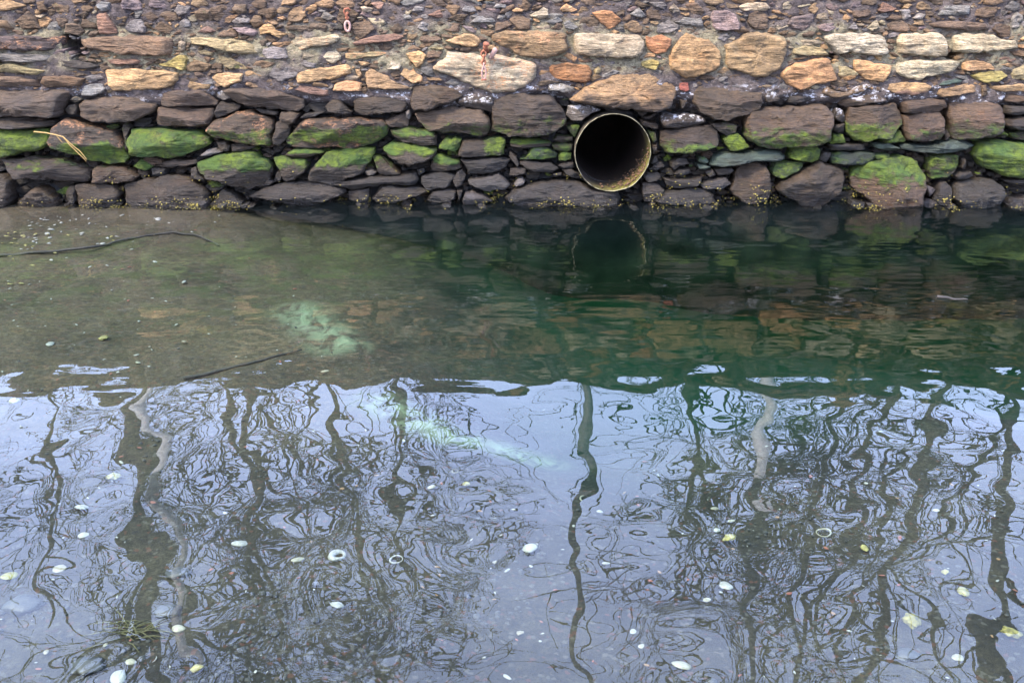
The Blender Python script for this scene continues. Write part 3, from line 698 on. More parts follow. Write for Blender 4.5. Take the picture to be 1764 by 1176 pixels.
def blob(cx, cy, rx, ry, rot):
    k = rng.choice((4, 5, 5, 6, 7)); ph = rng.uniform(0, 6.28); out = []
    for i in range(k):
        t = ph + 2 * math.pi * (i + rng.uniform(-0.3, 0.3)) / k; q = rng.uniform(0.78, 1.2)
        x, y = rx * q * math.cos(t), ry * q * math.sin(t); out.append((cx + x * math.cos(rot) - y * math.sin(rot), cy + x * math.sin(rot) + y * math.cos(rot)))
    return out
def fill(tries, xr, yr, rr, keys, asp, tol, k=1.0, rotmax=0.3, moss=None):
    for _ in range(tries):
        cx, cy = rng.uniform(*xr), rng.uniform(*yr); rx = rng.uniform(*rr); ry = rx / rng.uniform(*asp)
        if cy > 356 - ry * 0.6 and cy < 340: continue
        p = blob(cx, cy, rx, ry, rng.uniform(-rotmax, rotmax)); r = raster(grow(p, k))
        if r is None or r[1].sum() < 4: continue
        if (occ[r[0]] & r[1]).sum() > tol * r[1].sum(): continue
        occ[r[0]] |= r[1]
        mk = '-'
        if moss and rng.random() < moss: mk = rng.choice('atl') + rng.choice('4578')
        filler.append((rng.choice(keys), mk, p))
UP = 'MMGVWBMGPWBTMM'; LOW = 'KKKDDKDKB'
for xr in ((-700, -62), (1822, 2460)):
    fill(1500, xr, (185, 352), (38, 70), 'DDBMKD', (1.3, 2.2), 0.03, rotmax=0.15, moss=0.4); fill(1600, xr, (55, 165), (36, 62), 'TPWMBYPT', (1.3, 2.2), 0.03, rotmax=0.15)
    fill(2500, xr, (170, 352), (14, 34), LOW, (1.2, 2.6), 0.04, moss=0.3); fill(2500, xr, (-25, 165), (14, 34), UP, (1.2, 2.4), 0.04)
    fill(5000, xr, (-25, 165), (7, 15), UP, (1.1, 2.2), 0.04); fill(3500, xr, (165, 352), (7, 14), LOW, (1.1, 2.4), 0.05)
fill(4000, (-60, 1822), (-26, 60), (15, 26), UP, (1.2, 2.1), 0.08, 1.0); fill(3500, (-60, 1822), (60, 150), (15, 32), 'TWPGBMWTMG', (1.6, 3.8), 0.1, 1.0, rotmax=0.2)
fill(16000, (-60, 1822), (-26, 150), (9, 19), UP + 'TW', (1.2, 3.4), 0.15, 0.97, rotmax=0.55); fill(14000, (-60, 1822), (-26, 155), (4, 9), UP + 'TW', (1.1, 3.2), 0.2, 0.97, rotmax=0.7)
fill(2500, (-60, 1822), (150, 345), (14, 26), LOW, (1.2, 2.6), 0.16, moss=0.15); fill(9000, (-60, 1822), (150, 350), (6, 14), LOW, (1.1, 2.6), 0.14, moss=0.12); fill(8000, (-60, 1822), (150, 350), (3.5, 6), LOW, (1.0, 2.2), 0.1)

foot = []
for _ in range(50):
    cx = rng.uniform(-60, 1822); rx = rng.uniform(5, 15); foot.append((rng.choice('KKDS'), '-', blob(cx, 352 + rng.uniform(-3, 5), rx, rx / rng.uniform(1.3, 2.4), rng.uniform(-.3, .3))))
NF = len(filler); filler += foot
def to_wall(p): return [wall_xz(x, y) for x, y in p]
upper = tag(empty('stone_wall', (0, WY + 0.1, 0.8)), 'mortared rubble stone wall of tan, cream and orange stones above the dark boulders', 'wall')
lower = tag(empty('boulder_footing', (0, WY, 0)), 'dry stacked dark mossy boulder footing along the waterline', 'retaining wall')
groups = {0: [], 1: []}
for i, (k, mo, p) in enumerate(parsed):
    cy = np.mean([q[1] for q in p]); groups[1 if cy > 157 else 0].append((i, k, mo, p, True))
for i, (k, mo, p) in enumerate(filler):
    cy = np.mean([q[1] for q in p]); groups[1 if cy > 157 else 0].append((1000 + i, k, mo, p, False))
low_edges = []
for gi, root in ((0, upper), (1, lower)):
    items = []
    for idx, k, mo, p, traced in groups[gi]:
        sz = math.sqrt(abs(sum(a[0] * b[1] - b[0] * a[1] for a, b in zip(p, p[1:] + p[:1])) / 2))
        m = sz / 215.0
        if gi == 0: bulge = min(0.1, 0.2 * m + 0.036) if traced else min(0.06, 0.25 * m + 0.03)
        else: bulge = min(0.2, 0.4 * m + 0.015) if traced else min(0.1, 0.3 * m)
        if k[0] in 'E' and gi == 1: bulge *= 1.5
        if gi == 1: DK = 0.62 if traced else 0.5
        elif not traced: DK = 0.8
        else: DK = 1.0
        v, f, c, at, A = build_stone(to_wall(p), k, mo, idx + 1, bulge, rough=1.0 if gi == 0 else 0.75, step=None if traced or m > 0.12 else max(m / 7, 0.006))
        push = 0.0 if traced else (0.012 if gi == 0 else rng.uniform(0.05, 0.12))
        if gi == 0 and not traced and m < 0.05: push = 0.004
        if idx >= 1000 + NF: push = -rng.uniform(0.0, 0.09)
        items.append([A, idx, k, mo, v, f, c, at, push, traced])
        if gi == 1 and c[1] < 0.36: low_edges += [(c[0] + q[0], q[1] + WY + WS * c[1] + push, c[1] + q[2]) for q in v[:: 3] if q[2] < 0.0 and q[1] < 0.03]
    items.sort(key=lambda t: -t[0] * (1 if t[9] else 0.0))
    rv, rf, ra = [], [], {}
    for n, (A, idx, k, mo, v, f, c, at, push, traced) in enumerate(items):
        base = Vector((c[0], WY + WS * c[1] + push, c[1]))
        if n < 100 and traced:
            o = link_mesh('stone', v, f, M_ST, root, base - root.location, attrs=at)
            kk = k.replace('^', '').replace('*', '').split('/')[0]
            ml = '' if mo == '-' or int(mo[1]) < 4 else {'a': ' covered in green moss', 't': ' with green moss on top', 'l': ' mossy along its lower half', 'c': ' with a band of moss', 'r': ' mossy at its right end'}[mo[0]]
            if ml or kk not in 'DKM': o['label'] = NAME[kk] + ' stone' + ml + (' with orange crystals' if '*' in k else '') + (' crusted white' if '^' in k else '')
        else:
            b = len(rv); rv += [(q[0] + base.x - root.location.x, q[1] + base.y - root.location.y, q[2] + base.z - root.location.z) for q in v]
            rf += [tuple(i + b for i in q) for q in f]
            for a, (ty, vals) in at.items(): ra.setdefault(a, (ty, []))[1].append(np.asarray(vals))
    o = link_mesh('rubble', rv, rf, M_ST, root, attrs={a: (ty, np.concatenate(vs)) for a, (ty, vs) in ra.items()})
    tag(o, kind='stuff')

# mortar bed of the upper wall (recessed behind the stone faces, with holes)
xs = np.arange(-9.5, 9.51, 0.022); zs = np.arange(0.56, WTOP + 0.001, 0.02)
pipe_r = PR * 1.02
holesW = [np.array(to_wall(h)) for h in HOLES]
mv = []; cr = []; oc = []
for z in zs:
    for x in xs:
        y = WY + WS * z - 0.014 + 0.02 * fbm(x * 3, z * 5, 0.5, 4) + 0.022 * fbm(x * 14, z * 22, 2.5, 4)
        zc = z + 0.09 * fbm(x * 1.6, z * 2, 8.0, 3)
        y += 0.2 * float(sstep(0.86, 0.7, zc))
        for H in holesW:
            if abs(x - H[:, 0].mean()) < 0.3 and abs(z - H[:, 1].mean()) < 0.3:
                dd = poly_dist(np.array([[x, z]]), H)[0]; gx = H[:, 0]; gz = H[:, 1]; ins = False
                for (ax, az), (bx, bz) in zip(H, np.roll(H, -1, 0)):
                    if (az > z) != (bz > z) and x < (bx - ax) * (z - az) / (bz - az) + ax: ins = not ins
                if ins or dd < 0.02: y += 0.22
        mv.append((x, y, z)); side = 0.45 + 0.55 * float(sstep(-1.5, -0.8, x)) 
        cr.append(side * float(sstep(0.74, 0.80, zc) * sstep(0.97, 0.86, zc))); oc.append(float(sstep(0.98, 1.06, zc) * sstep(1.42, 1.28, zc)) * 0.8)
nx = len(xs); mf = []
for j in range(len(zs) - 1):
    for i in range(nx - 1):
        x, z = xs[i] + 0.011, zs[j] + 0.01
        if (x - pcx) ** 2 + (z - pcz) ** 2 < (pipe_r + 0.03) ** 2: continue
        mf.append((j * nx + i, j * nx + i + 1, (j + 1) * nx + i + 1, (j + 1) * nx + i))
b = len(mv); mv += [(x, 8.5, WTOP) for x in xs]; cr += [0] * nx; oc += [0] * nx
for i in range(nx - 1): mf.append(((len(zs) - 1) * nx + i, (len(zs) - 1) * nx + i + 1, b + i + 1, b + i))
link_mesh('mortar', [Vector(p) - upper.location for p in mv], mf, M_MO, upper, attrs={'crust': ('FLOAT', cr), 'ochre': ('FLOAT', oc)})
# core behind the dry boulders and under water, near-black colour paints the gap shade
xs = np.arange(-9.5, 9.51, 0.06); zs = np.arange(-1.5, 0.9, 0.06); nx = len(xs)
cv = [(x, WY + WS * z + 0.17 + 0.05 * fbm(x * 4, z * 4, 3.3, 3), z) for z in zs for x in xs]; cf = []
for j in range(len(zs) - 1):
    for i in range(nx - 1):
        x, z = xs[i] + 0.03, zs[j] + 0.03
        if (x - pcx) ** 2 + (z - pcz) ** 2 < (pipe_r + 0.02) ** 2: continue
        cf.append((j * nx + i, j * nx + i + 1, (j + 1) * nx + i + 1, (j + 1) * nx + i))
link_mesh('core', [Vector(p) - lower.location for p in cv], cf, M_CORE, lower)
# rockweed bladders and barnacles along the feet of the boulders
ICO = None
def ico(sub=1):
    b_ = bmesh.new(); bmesh.ops.create_icosphere(b_, subdivisions=sub, radius=1.0); b_.verts.ensure_lookup_table()
    r = ([v.co.copy() for v in b_.verts], [tuple(v.index for v in f.verts) for f in b_.faces]); b_.free(); return r
ICO = ico(1)
rv, rf = [], []
wr = random.Random(9)
low_edges = [p for p in low_edges if -5 < p[0] < 5 and p[2] > -0.03]
wts = []
for p in low_edges:
    zt = p[2]; n_ = fbm(p[0] * 2.3, 0.0, 4.4, 3)
    wts.append(max(0.0, (1 - zt / 0.32)) ** 2.2 * max(0.04, 0.45 + 1.4 * n_))
for p in wr.choices(low_edges, wts, k=1300):
    s = wr.uniform(0.0022, 0.0058); b_ = len(rv)
    c = Vector((p[0] + wr.gauss(0, 0.012), p[1] - 0.004 - abs(wr.gauss(0, 0.008)), p[2] + wr.gauss(0, 0.012)))
    rv += [c + Vector((v.x * s * wr.uniform(.8, 1.5), v.y * s, v.z * s)) for v in ICO[0]]; rf += [tuple(i + b_ for i in f) for f in ICO[1]]
tag(link_mesh('rockweed', rv, rf, M_WRACK), 'yellow rockweed bladders speckling the feet of the boulders at the waterline', 'seaweed', kind='stuff')

# ------------------------------------------------------------------ the outfall pipe
pipe = tag(empty('drain_pipe', (pcx, PYC, pcz)), 'big round corroded drain pipe with a pale rim opening out of the wall', 'pipe')
pv, pf, pin, prm, pal = [], [], [], [], []
NS = 96
prof = [(-0.09, 1.0, 0, .3), (-0.108, .999, 0, 1), (-0.111, .993, 0, 1), (-0.108, .986, 0, .8), (-0.098, .983, .6, .2), (-0.07, .982, 1, 0), (0.1, .982, 1, 0), (0.3, .982, 1, 0), (0.6, .982, 1, 0), (1.2, .982, 1, 0), (2.4, .982, 1, 0)]
prof = [(0.35, 1.0, 0, 0)] + [(-0.02, 1.0, 0, .1)] + prof
for (yo, rr, inn, rm) in prof:
    for k in range(NS):
        t = 2 * math.pi * k / NS; q = PR * rr * (1 + 0.012 * fbm(math.cos(t) * 2, math.sin(t) * 2, 0.4, 3) + 0.004 * fbm(math.cos(t) * 9, math.sin(t) * 9, yo * 4, 3))
        pv.append((q * math.cos(t), yo + (0.014 * fbm(math.cos(t) * 6, math.sin(t) * 6, 2.2, 4) if rm > 0.25 else 0), q * math.sin(t) * 1.02))
        pin.append(inn * max(0.0, math.cos(t + 0.6)) * float(sstep(1.2, 0.2, yo))); prm.append(rm)
        pal.append((1.0 if rm < .9 else .3) * float(sstep(0.35, 0.9, math.cos(t + 0.5)) * sstep(0.35, 0.0, yo)) + 0.6 * float(sstep(0.7, 1, -math.sin(t)) * sstep(0.2, -0.05, yo)))
for j in range(len(prof) - 1):
    for k in range(NS):
        k2 = (k + 1) % NS; pf.append((j * NS + k, j * NS + k2, (j + 1) * NS + k2, (j + 1) * NS + k))
pf.append(tuple((len(prof) - 1) * NS + k for k in range(NS)))
link_mesh('barrel', pv, pf, M_PIPE, pipe, attrs={'inner': ('FLOAT', pin), 'rim': ('FLOAT', prm), 'algae': ('FLOAT', np.clip(pal, 0, 1))})
v, f = [], []
for k in range(64):
    t = 2 * math.pi * k / 64
    for q in (0.985, 1.55): v.append((PR * q * math.cos(t), 0.27, PR * q * math.sin(t)))
for k in range(64): f.append((2 * k, 2 * k + 1, (2 * k + 3) % 128, (2 * k + 2) % 128))
link_mesh('sky_gap_blocker', v, f, M_CORE, pipe)  # added ring, hides the sky between pipe and core
# rubbish inside the mouth
rv, rf = [], []
for k in range(150):
    t = -0.85 + wr.gauss(0, 0.42); y = abs(wr.gauss(0.1, 0.16)); s = wr.uniform(0.003, 0.011); q = PR * 0.967
    c = Vector((q * math.cos(t), y - 0.06, q * math.sin(t))); b_ = len(rv)
    rv += [c + Vector((v.x * s * wr.uniform(.7, 1.6), v.y * s * 1.4, v.z * s)) for v in ICO[0]]; rf += [tuple(i + b_ for i in f) for f in ICO[1]]
tag(link_mesh('rust_scale', rv, rf, mat_simple('brown_rust_scale', (0.03, 0.015, 0.006), (0.08, 0.04, 0.015), 60, 0.8), pipe), kind='stuff')

# ------------------------------------------------------------------ ironwork in the wall
def wallp(px, py, out):
    x, z = wall_xz(px, py); return Vector((x, WY + WS * z - out, z))
def ring_pts(c, rx, rz, n=24, tilt=0.0, yaw=0.0):
    M = Matrix.Rotation(yaw, 3, 'Z') @ Matrix.Rotation(tilt, 3, 'X')
    return [c + M @ Vector((rx * math.cos(2 * math.pi * k / n), 0, rz * math.sin(2 * math.pi * k / n))) for k in range(n + 1)]
px2 = 8.0 / 1715.0
k0 = wallp(600, 38, 0.05)
hk = tag(empty('iron_hook', k0), 'rusty iron hook with an oval link hanging high on the wall', 'hook')
v, f = [], []
tube(v, f, [Vector((0.028, 0.0, 0.085)), Vector((0.012, -0.01, 0.1)), Vector((-0.012, -0.012, 0.095)), Vector((-0.018, -0.01, 0.075)), Vector((-0.006, -0.006, 0.055)), Vector((0.002, 0.0, 0.03)), Vector((0, 0.0, 0.0))], [0.008, .009, .009, .009, .01, .011, .009], 8)
tube(v, f, [Vector((-0.014, 0, 0.028)), Vector((0.016, 0.002, 0.032))], [0.01, 0.01], 8); tube(v, f, [Vector((0.0, 0.1, 0.07)), Vector((0.0, -0.012, 0.06))], [.012, .011], 8)
link_mesh('hook', v, f, M_RUST, hk)
v, f = [], []; tube(v, f, ring_pts(Vector((0, -0.004, -0.03)), 0.019, 0.036, 24), [0.0095] * 25, 8, False); link_mesh('link', v, f, M_RUSTP, hk)
k1 = wallp(834, 88, 0.14)
ch = tag(empty('shackle_chain', k1), 'rusty bolt and short chain with an open shackle hanging over the big pale stone', 'chain')
v, f = [], []
tube(v, f, [Vector((0.03, 0.03, 0.0)), Vector((0.012, -0.02, 0.035)), Vector((0.02, -0.03, 0.058))], [.016, .018, .02], 10); tube(v, f, [Vector((0.02, -0.03, 0.055)), Vector((0.024, -0.036, 0.07))], [.026, .022], 8); tube(v, f, [Vector((0.0, 0.16, 0.0)), Vector((0.008, -0.01, 0.01))], [.016, .016], 8)
link_mesh('bolt', v, f, M_RUST, ch)
for i, (zo, rx, rz, yw) in enumerate(((-0.012, .018, .022, 0.2), (-0.045, .008, .022, 1.3), (-0.075, .013, .02, 0.2), (-0.1, .007, .018, 1.35), (-0.155, .015, .046, 0.1))):
    v, f = [], []; tube(v, f, ring_pts(Vector((0.0, -0.014, zo)), rx, rz, 20, 0.1, yw), [0.0068] * 21, 7, False); link_mesh('link', v, f, M_RUST if i < 3 else M_RUSTP, ch)
v, f = [], []; tube(v, f, [Vector((-.02, -.014, -.205)), Vector((.02, -.014, -.203))], [.007, .007], 8); link_mesh('pin', v, f, M_RUST, ch)
k2 = wallp(851, 90, 0.12); v, f = [], []
tube(v, f, [Vector((-0.03, 0.14, -0.04)), Vector((-0.02, 0.0, -0.03)), Vector((0.012, -0.03, 0.028)), Vector((0.018, -0.034, 0.034))], [.016, .018, .02, .014], 10)
bo = link_mesh('iron_bolt', v, f, M_RUSTP, None, k2); tag(bo, 'stubby pale rusty bolt end sticking out beside the chain', 'bolt')

# ------------------------------------------------------------------ straw, twigs
def stalk(name, pix, rad, mat, label, cat, place, group=None, sides=6):
    pts = [place(*p) for p in pix]; c = pts[0].copy(); P2 = []
    for a, b in zip(pts, pts[1:]):
        for k in range(6): P2.append(a.lerp(b, k / 6))
    P2.append(pts[-1]); P2 = [p + Vector((fbm(p.x * 9, p.y * 9, i * .11, 2), fbm(p.y * 9, p.z * 9, 3 + i * .1, 2), fbm(p.z * 9, p.x * 9, 6, 2))) * rad * 0.9 for i, p in enumerate(P2)]
    n = len(P2); v, f = [], []; tube(v, f, [p - c for p in P2], [rad * (1 - 0.6 * i / (n - 1)) for i in range(n)], sides)
    return tag(link_mesh(name, v, f, mat, None, c), label, cat, group)
W_ = lambda o: (lambda x, y: wallp(x, y, o))
stalk('dry_reed', [(79, 221), (100, 222), (118, 226), (128, 229), (140, 240), (152, 250), (162, 260), (168, 267)], 0.0058, M_STRAW, 'long golden dry reed bent across the mossy boulder', 'reed', W_(0.21), 'dry reeds caught on the boulder')
stalk('dry_reed', [(126, 228), (138, 243), (150, 255), (163, 267), (166, 271)], 0.0045, M_STRAW, 'shorter golden reed lying just under the long bent reed', 'reed', W_(0.2), 'dry reeds caught on the boulder')
stalk('dry_reed', [(114, 225), (120, 232), (126, 239)], 0.0045, M_STRAW, 'tiny broken stub of straw below the bend of the long reed', 'reed', W_(0.2), 'dry reeds caught on the boulder')
G_ = lambda x, y: floor_pt(x, y, 0.015)[0]
stalk('sunken_stick', [(-20, 442), (60, 436), (150, 428), (220, 412), (260, 404), (300, 401), (335, 404), (355, 412), (378, 423)], 0.012, M_TWIG, 'long curved sunken stick arching over the silt near the wall', 'stick', G_)
stalk('sunken_stick', [(316, 650), (350, 643), (392, 634), (430, 625), (480, 612), (520, 600)], 0.010, M_TWIG, 'straight dark sunken twig pointing up towards the green pool', 'stick', G_)
def S_(x, y):
    d = ray(x, y); t = (0.004 - CAM_H) / d[2]; return Vector((d[0] * t, d[1] * t, 0.004))
stalk('floating_twig', [(1612, 511), (1630, 512), (1650, 514), (1668, 516)], 0.011, M_TWIG, 'short dark twig floating on the dark water in front of the right hand boulders', 'twig', S_)

# ------------------------------------------------------------------ shells and pebbles on the bottom
def dome(rx, ry, hgt, seed, ridges=5, n=36, rings=9, irr=0.13, hinge=0.18):
    v, f = [], []
    for j in range(rings):
        q = 1 - j / rings
        for k in range(n):
            t = 2 * math.pi * k / n; r = q * (1 + irr * fbm(math.cos(t) * 1.5 + seed, math.sin(t) * 1.5, seed * .7, 3))
            x, y = rx * r * math.cos(t), ry * r * math.sin(t) * (1 - hinge * math.cos(t)) + ry * hinge * (1 - q)
            z = hgt * (1 - q ** 2.2) ** 0.8 + 0.05 * hgt * math.sin(q * ridges * 6.28)
            v.append((x, y, max(z, 0)))
    c = len(v); v.append((0, ry * hinge, hgt)); b0 = len(v)
    for j in range(rings - 1):
        for k in range(n): f.append((j * n + k, j * n + (k + 1) % n, (j + 1) * n + (k + 1) % n, (j + 1) * n + k))
    for k in range(n): f.append(((rings - 1) * n + k, (rings - 1) * n + (k + 1) % n, c))
    for k in range(n): v.append((v[k][0] * 0.96, v[k][1] * 0.96, -0.0015))
    for k in range(n): f.append((k, b0 + k, b0 + (k + 1) % n, (k + 1) % n))
    return v, f
def annulus(rx, ry, th, hgt, seed):
    v, f = [], []; tube(v, f, [Vector((rx * math.cos(t), ry * math.sin(t), hgt * 0.5 + 0.15 * hgt * math.sin(t * 2 + seed))) for t in np.linspace(0, 2 * math.pi, 33)], [th * (1 + 0.4 * math.sin(t + seed)) for t in np.linspace(0, 2 * math.pi, 33)], 7, False)
    return v, f
def arc(rx, th, seed):
    v, f = [], []; tube(v, f, [Vector((rx * math.cos(t), rx * 0.6 * math.sin(t), th)) for t in np.linspace(0.3, 2.7, 14)], [th * (0.35 + 0.65 * math.sin(t)) for t in np.linspace(0.25, 2.9, 14)], 6)
    return v, f
def lump(r, seed, flat=0.55, sub=2, irr=0.3):
    V_, F_ = ico(sub); return [(p.x * r * (1 + irr * fbm(p.x * 1.6 + seed, p.y * 1.6, p.z * 1.6, 3)), p.y * r * 0.8 * (1 + irr * fbm(p.x * 1.6, p.y * 1.6 + seed, p.z, 3)), p.z * r * flat) for p in V_], F_
SHELLS = [
 (141,876,25,'v',M_SHELL,'pale oval clam shell alone in the bright sky patch left of the left pole reflection'),
 (145,924,22,'v',M_CREAM,'tan cream shell just below the pale oval clam left of the left pole reflection'),
 (103,982,28,'v',M_TAN,'rough brown and tan shell between the yellow green shell and the left pole reflection'),
 (18,994,32,'v',M_YEL,'yellow green algae tinted shell at the far left edge'),
 (414,939,34,'v',M_SHELL,'largest white clam shell, right of the foot of the left pole reflection'),
 (515,966,32,'s',M_CREAM,'thin flat cream shell sliver left of the white shell with a hole'),
 (582,962,36,'r',M_SHELL,'white oval shell with a dark hole through its middle'),
 (581,1044,28,'v',M_SHELL,'white speckled shell with a chipped lower edge below the holed white shell'),
 (308,1085,27,'v',M_CREAM,'tan oval shell beside the dark sunken cobble'),
 (226,1142,20,'v',M_CREAM,'small upright tan shell between the weed tuft and the bottom edge'),
 (204,1170,40,'v',M_SHELL,'large cream oval shell cut by the bottom edge at lower left'),
 (340,1155,22,'b',M_YEL,'lumpy bright yellow seaweed blob at lower left'),
 (197,825,24,'b',M_YEL,'wispy yellow algae clump in the pale water left of the left pole reflection'),
 (80,1125,14,'v',M_TAN,'little tan shell near the lower left corner'),
 (182,1113,11,'v',M_CREAM,'little cream shell under the weed tuft'),
 (209,798,14,'s',M_SHELL,'white sliver high in the bright patch left of the left pole reflection'),
 (265,1138,16,'a',M_SHELL,'thin white crescent of broken shell at lower left'),
 (683,967,28,'o',M_SHELL,'thin white ring of shell with an empty middle'),
 (913,946,30,'v',M_SHELL,'white and grey oval clam shell left of the middle pole reflection'),
 (874,984,14,'s',M_SHELL,'small white comma shaped shell below the white and grey clam'),
 (743,841,19,'v',M_CREAM,'pale yellow shell above the thin white ring'),
 (803,837,13,'b',M_YEL,'small yellow snail shell under the pale green streak'),
 (784,814,14,'o',M_TAN,'tiny tan curled ring shell under the pale green streak'),
 (1033,883,13,'v',M_SHELL,'small white oval shell touching the right side of the middle pole reflection'),
 (1044,972,17,'s',M_SHELL,'white splinter of shell right of the middle pole reflection'),
 (1007,862,28,'a',M_CREAM,'thin cream arc of shell lying across the middle pole reflection'),
 (1091,1093,24,'v',M_SHELL,'white pointed shell, upper one of the pair right of the middle pole foot'),
 (1116,1086,14,'c',M_SHELL,'angular white shell chip beside the upper one of the pair'),
 (1104,1117,20,'v',M_CREAM,'small round cream shell, lower one of the pair right of the middle pole foot'),
 (1173,1148,37,'v',M_CREAM,'biggest cream clam shell near the bottom edge left of the right pole reflection'),
 (874,1168,20,'s',M_SHELL,'white elongated shell sliver at the bottom edge left of the middle pole'),
 (896,1092,16,'c',M_TAN,'grey squarish shell chip left of the middle pole foot'),
 (852,970,12,'c',M_TAN,'small grey chip left of the white comma shaped shell'),
 (1250,1011,33,'v',M_SHELL,'large bright white oval clam left against the right pole reflection'),
 (1217,1036,17,'v',M_CREAM,'small whelk like cream shell just below the bright white clam'),
 (1260,899,17,'s',M_CREAM,'slender pale shell tilted beside the upper bend of the right pole reflection'),
 (1235,915,13,'v',M_SHELL,'small round white shell left of the slender pale shell'),
 (1256,931,24,'b',M_YEL,'fuzzy yellow green lump left of the right pole reflection'),
 (1231,878,18,'v',M_TAN,'dim pale shell above the small round white shell'),
 (1418,921,31,'o',M_CREAM,'thin oval cream ring among the twig reflections right of the right pole'),
 (1489,946,18,'v',M_YEL,'yellowish white shell right of the thin oval ring'),
 (1612,881,14,'v',M_CREAM,'pale cream shell high among the branch reflections at right'),
 (1627,989,16,'b',M_YEL,'round yellow shell above the ribbed yellow tan shell'),
 (1659,1021,29,'v',M_YEL,'ribbed yellow tan clam shell at right'),
 (1569,1075,36,'b',M_OLIVE,'big round olive yellow algae covered shell'),
 (1740,1095,34,'b',M_OLIVE,'ragged olive lump close to the right edge'),
 (1648,1135,28,'v',M_CREAM,'pale cream clam shell near the lower right corner'),
 (1718,1002,11,'s',M_SHELL,'tiny white sliver right of the ribbed yellow tan shell'),
 (1463,1089,11,'s',M_SHELL,'tiny white sliver left of the big olive shell'),
 (545,1008,20,'m',M_MUSSEL,'blue black mussel shell between the holed white shell and the speckled one'),
 (805,1027,26,'m',M_MUSSEL,'long dark mussel shell left of the middle pole reflection'),
 (87,594,17,'v',M_SHELL,'white shell on the olive silt at far left'),
 (273,379,14,'v',M_SHELL,'white shell nearest the foot of the boulders at left'),
 (88,397,13,'v',M_SHELL,'white shell, upper of two stacked close together near the left boulders'),
 (82,404,12,'v',M_SHELL,'white shell, lower of two close together near the left boulders'),
 (25,692,21,'v',M_CREAM,'cream shell at the left end of the sky reflection edge'),
 (179,586,18,'b',M_YEL,'yellow green weed covered shell on the olive silt'),
 (317,487,12,'v',M_SHELL,'small white shell on the silt below the curved stick'),
 (238,626,12,'v',M_CREAM,'small cream shell, lower of a pair left of the straight twig'),
 (235,613,11,'s',M_SHELL,'small white sliver, upper of a pair left of the straight twig'),
 (317,590,10,'v',M_TAN,'small tan shell above the straight twig'),
 (560,641,18,'s',M_TAN,'tan sliver of shell beyond the end of the straight twig'),
]
for i, (px, py, wpx, ty, mt, lab) in enumerate(SHELLS):
    p, t = floor_pt(px, py); r = 0.45 * wpx * t / FPX; rs = random.Random(i * 7 + 1)
    if ty == 'v': v, f = dome(r, r * rs.uniform(.72, .82), r * rs.uniform(.32, .42), i + .5)
    elif ty == 'r': v, f = annulus(r * 0.78, r * 0.6, r * 0.27, r * 0.3, i)
    elif ty == 'o': v, f = annulus(r * 0.9, r * 0.76, r * 0.085, r * 0.3, i)
    elif ty == 's': v, f = dome(r, r * 0.36, r * 0.2, i + .5, 3, 20, 6, 0.2)
    elif ty == 'a': v, f = arc(r, r * 0.13, i)
    elif ty == 'c': v, f = dome(r, r * 0.75, r * 0.25, i + .5, 2, 7, 4, 0.5)
    elif ty == 'm': v, f = dome(r, r * 0.45, r * 0.4, i + .5, 4, 24, 8, 0.05, 0.3)
    else: v, f = lump(r, i * 1.7, 0.32, 3, 0.7)
    nm = {'v': 'clam_shell', 'r': 'holed_shell', 'o': 'shell_ring', 's': 'shell_sliver', 'a': 'shell_crescent', 'c': 'shell_chip', 'm': 'mussel_shell', 'b': 'algae_shell'}[ty]
    o = link_mesh(nm, v, f, mt, None, p + Vector((0, 0, 0.006 + (r * 0.35 if ty == 'b' else 0))))
    o.rotation_euler = (rs.uniform(.05, .3), rs.uniform(-.2, .2), rs.uniform(0, 6.28) if ty not in 's' else rs.uniform(-.7, .7))
    tag(o, lab, 'shell' if ty != 'b' else 'algae', 'shells lying on the bottom')
cr_ = random.Random(77)
def chips(n, region, sizes, mat, name, label, cat, group, protos, far=None):
    k = 0; done = 0
    me_list = []
    for s in range(protos):
        v, f = dome(1, cr_.uniform(.35, .8), cr_.uniform(.2, .4), s * 3.3 + 1, 2, 9, 3, 0.45); m_ = bpy.data.meshes.new(name); m_.from_pydata([tuple(q) for q in v], [], f); m_.materials.append(mat); me_list.append(m_)
    for _ in range(n):
        px, py = region(); p, t = floor_pt(px, py); r = 0.5 * cr_.uniform(*sizes) * t / FPX
        o = bpy.data.objects.new(name, cr_.choice(me_list)); C.objects.link(o); o.location = p + Vector((0, 0, 0.008)); o.scale = (r, r, r)
        o.rotation_euler = (cr_.uniform(-.3, .3), cr_.uniform(-.3, .3), cr_.uniform(0, 6.28)); tag(o, label, cat, group)
chips(95, lambda: (cr_.uniform(0, 1764), cr_.uniform(700, 1176)), (3.5, 8), M_SHELL, 'shell_chip', 'tiny white shell chip loose on the shallow gravel bottom', 'shell chip', 'white shell chips on the gravel', 7)
chips(75, lambda: (min(abs(cr_.gauss(0, 170)), 560), 372 + abs(cr_.gauss(0, 55))), (4, 9), M_SHELL, 'shell_chip', 'tiny bleached shell chip on the silt close to the left boulders', 'shell chip', 'shell chips on the silt by the boulders', 7)
chips(30, lambda: (abs(cr_.gauss(60, 90)), 400 + abs(cr_.gauss(0, 40))), (5, 10), M_YEL, 'algae_flake', 'tiny yellow algae flake on the silt near the left boulders', 'algae flake', 'yellow flakes on the silt', 4)
chips(45, lambda: (cr_.uniform(0, 560), cr_.uniform(480, 700)), (3, 7), M_SHELL, 'shell_chip', 'tiny pale shell chip on the olive silt beyond the sky reflection', 'shell chip', 'shell chips on the olive silt', 7)
chips(46, lambda: (cr_.uniform(0, 1764), cr_.uniform(760, 1176)), (5, 12), M_RED, 'brick_chip', 'small red brick chip on the shallow gravel bottom', 'brick chip', 'red brick chips on the gravel', 6)
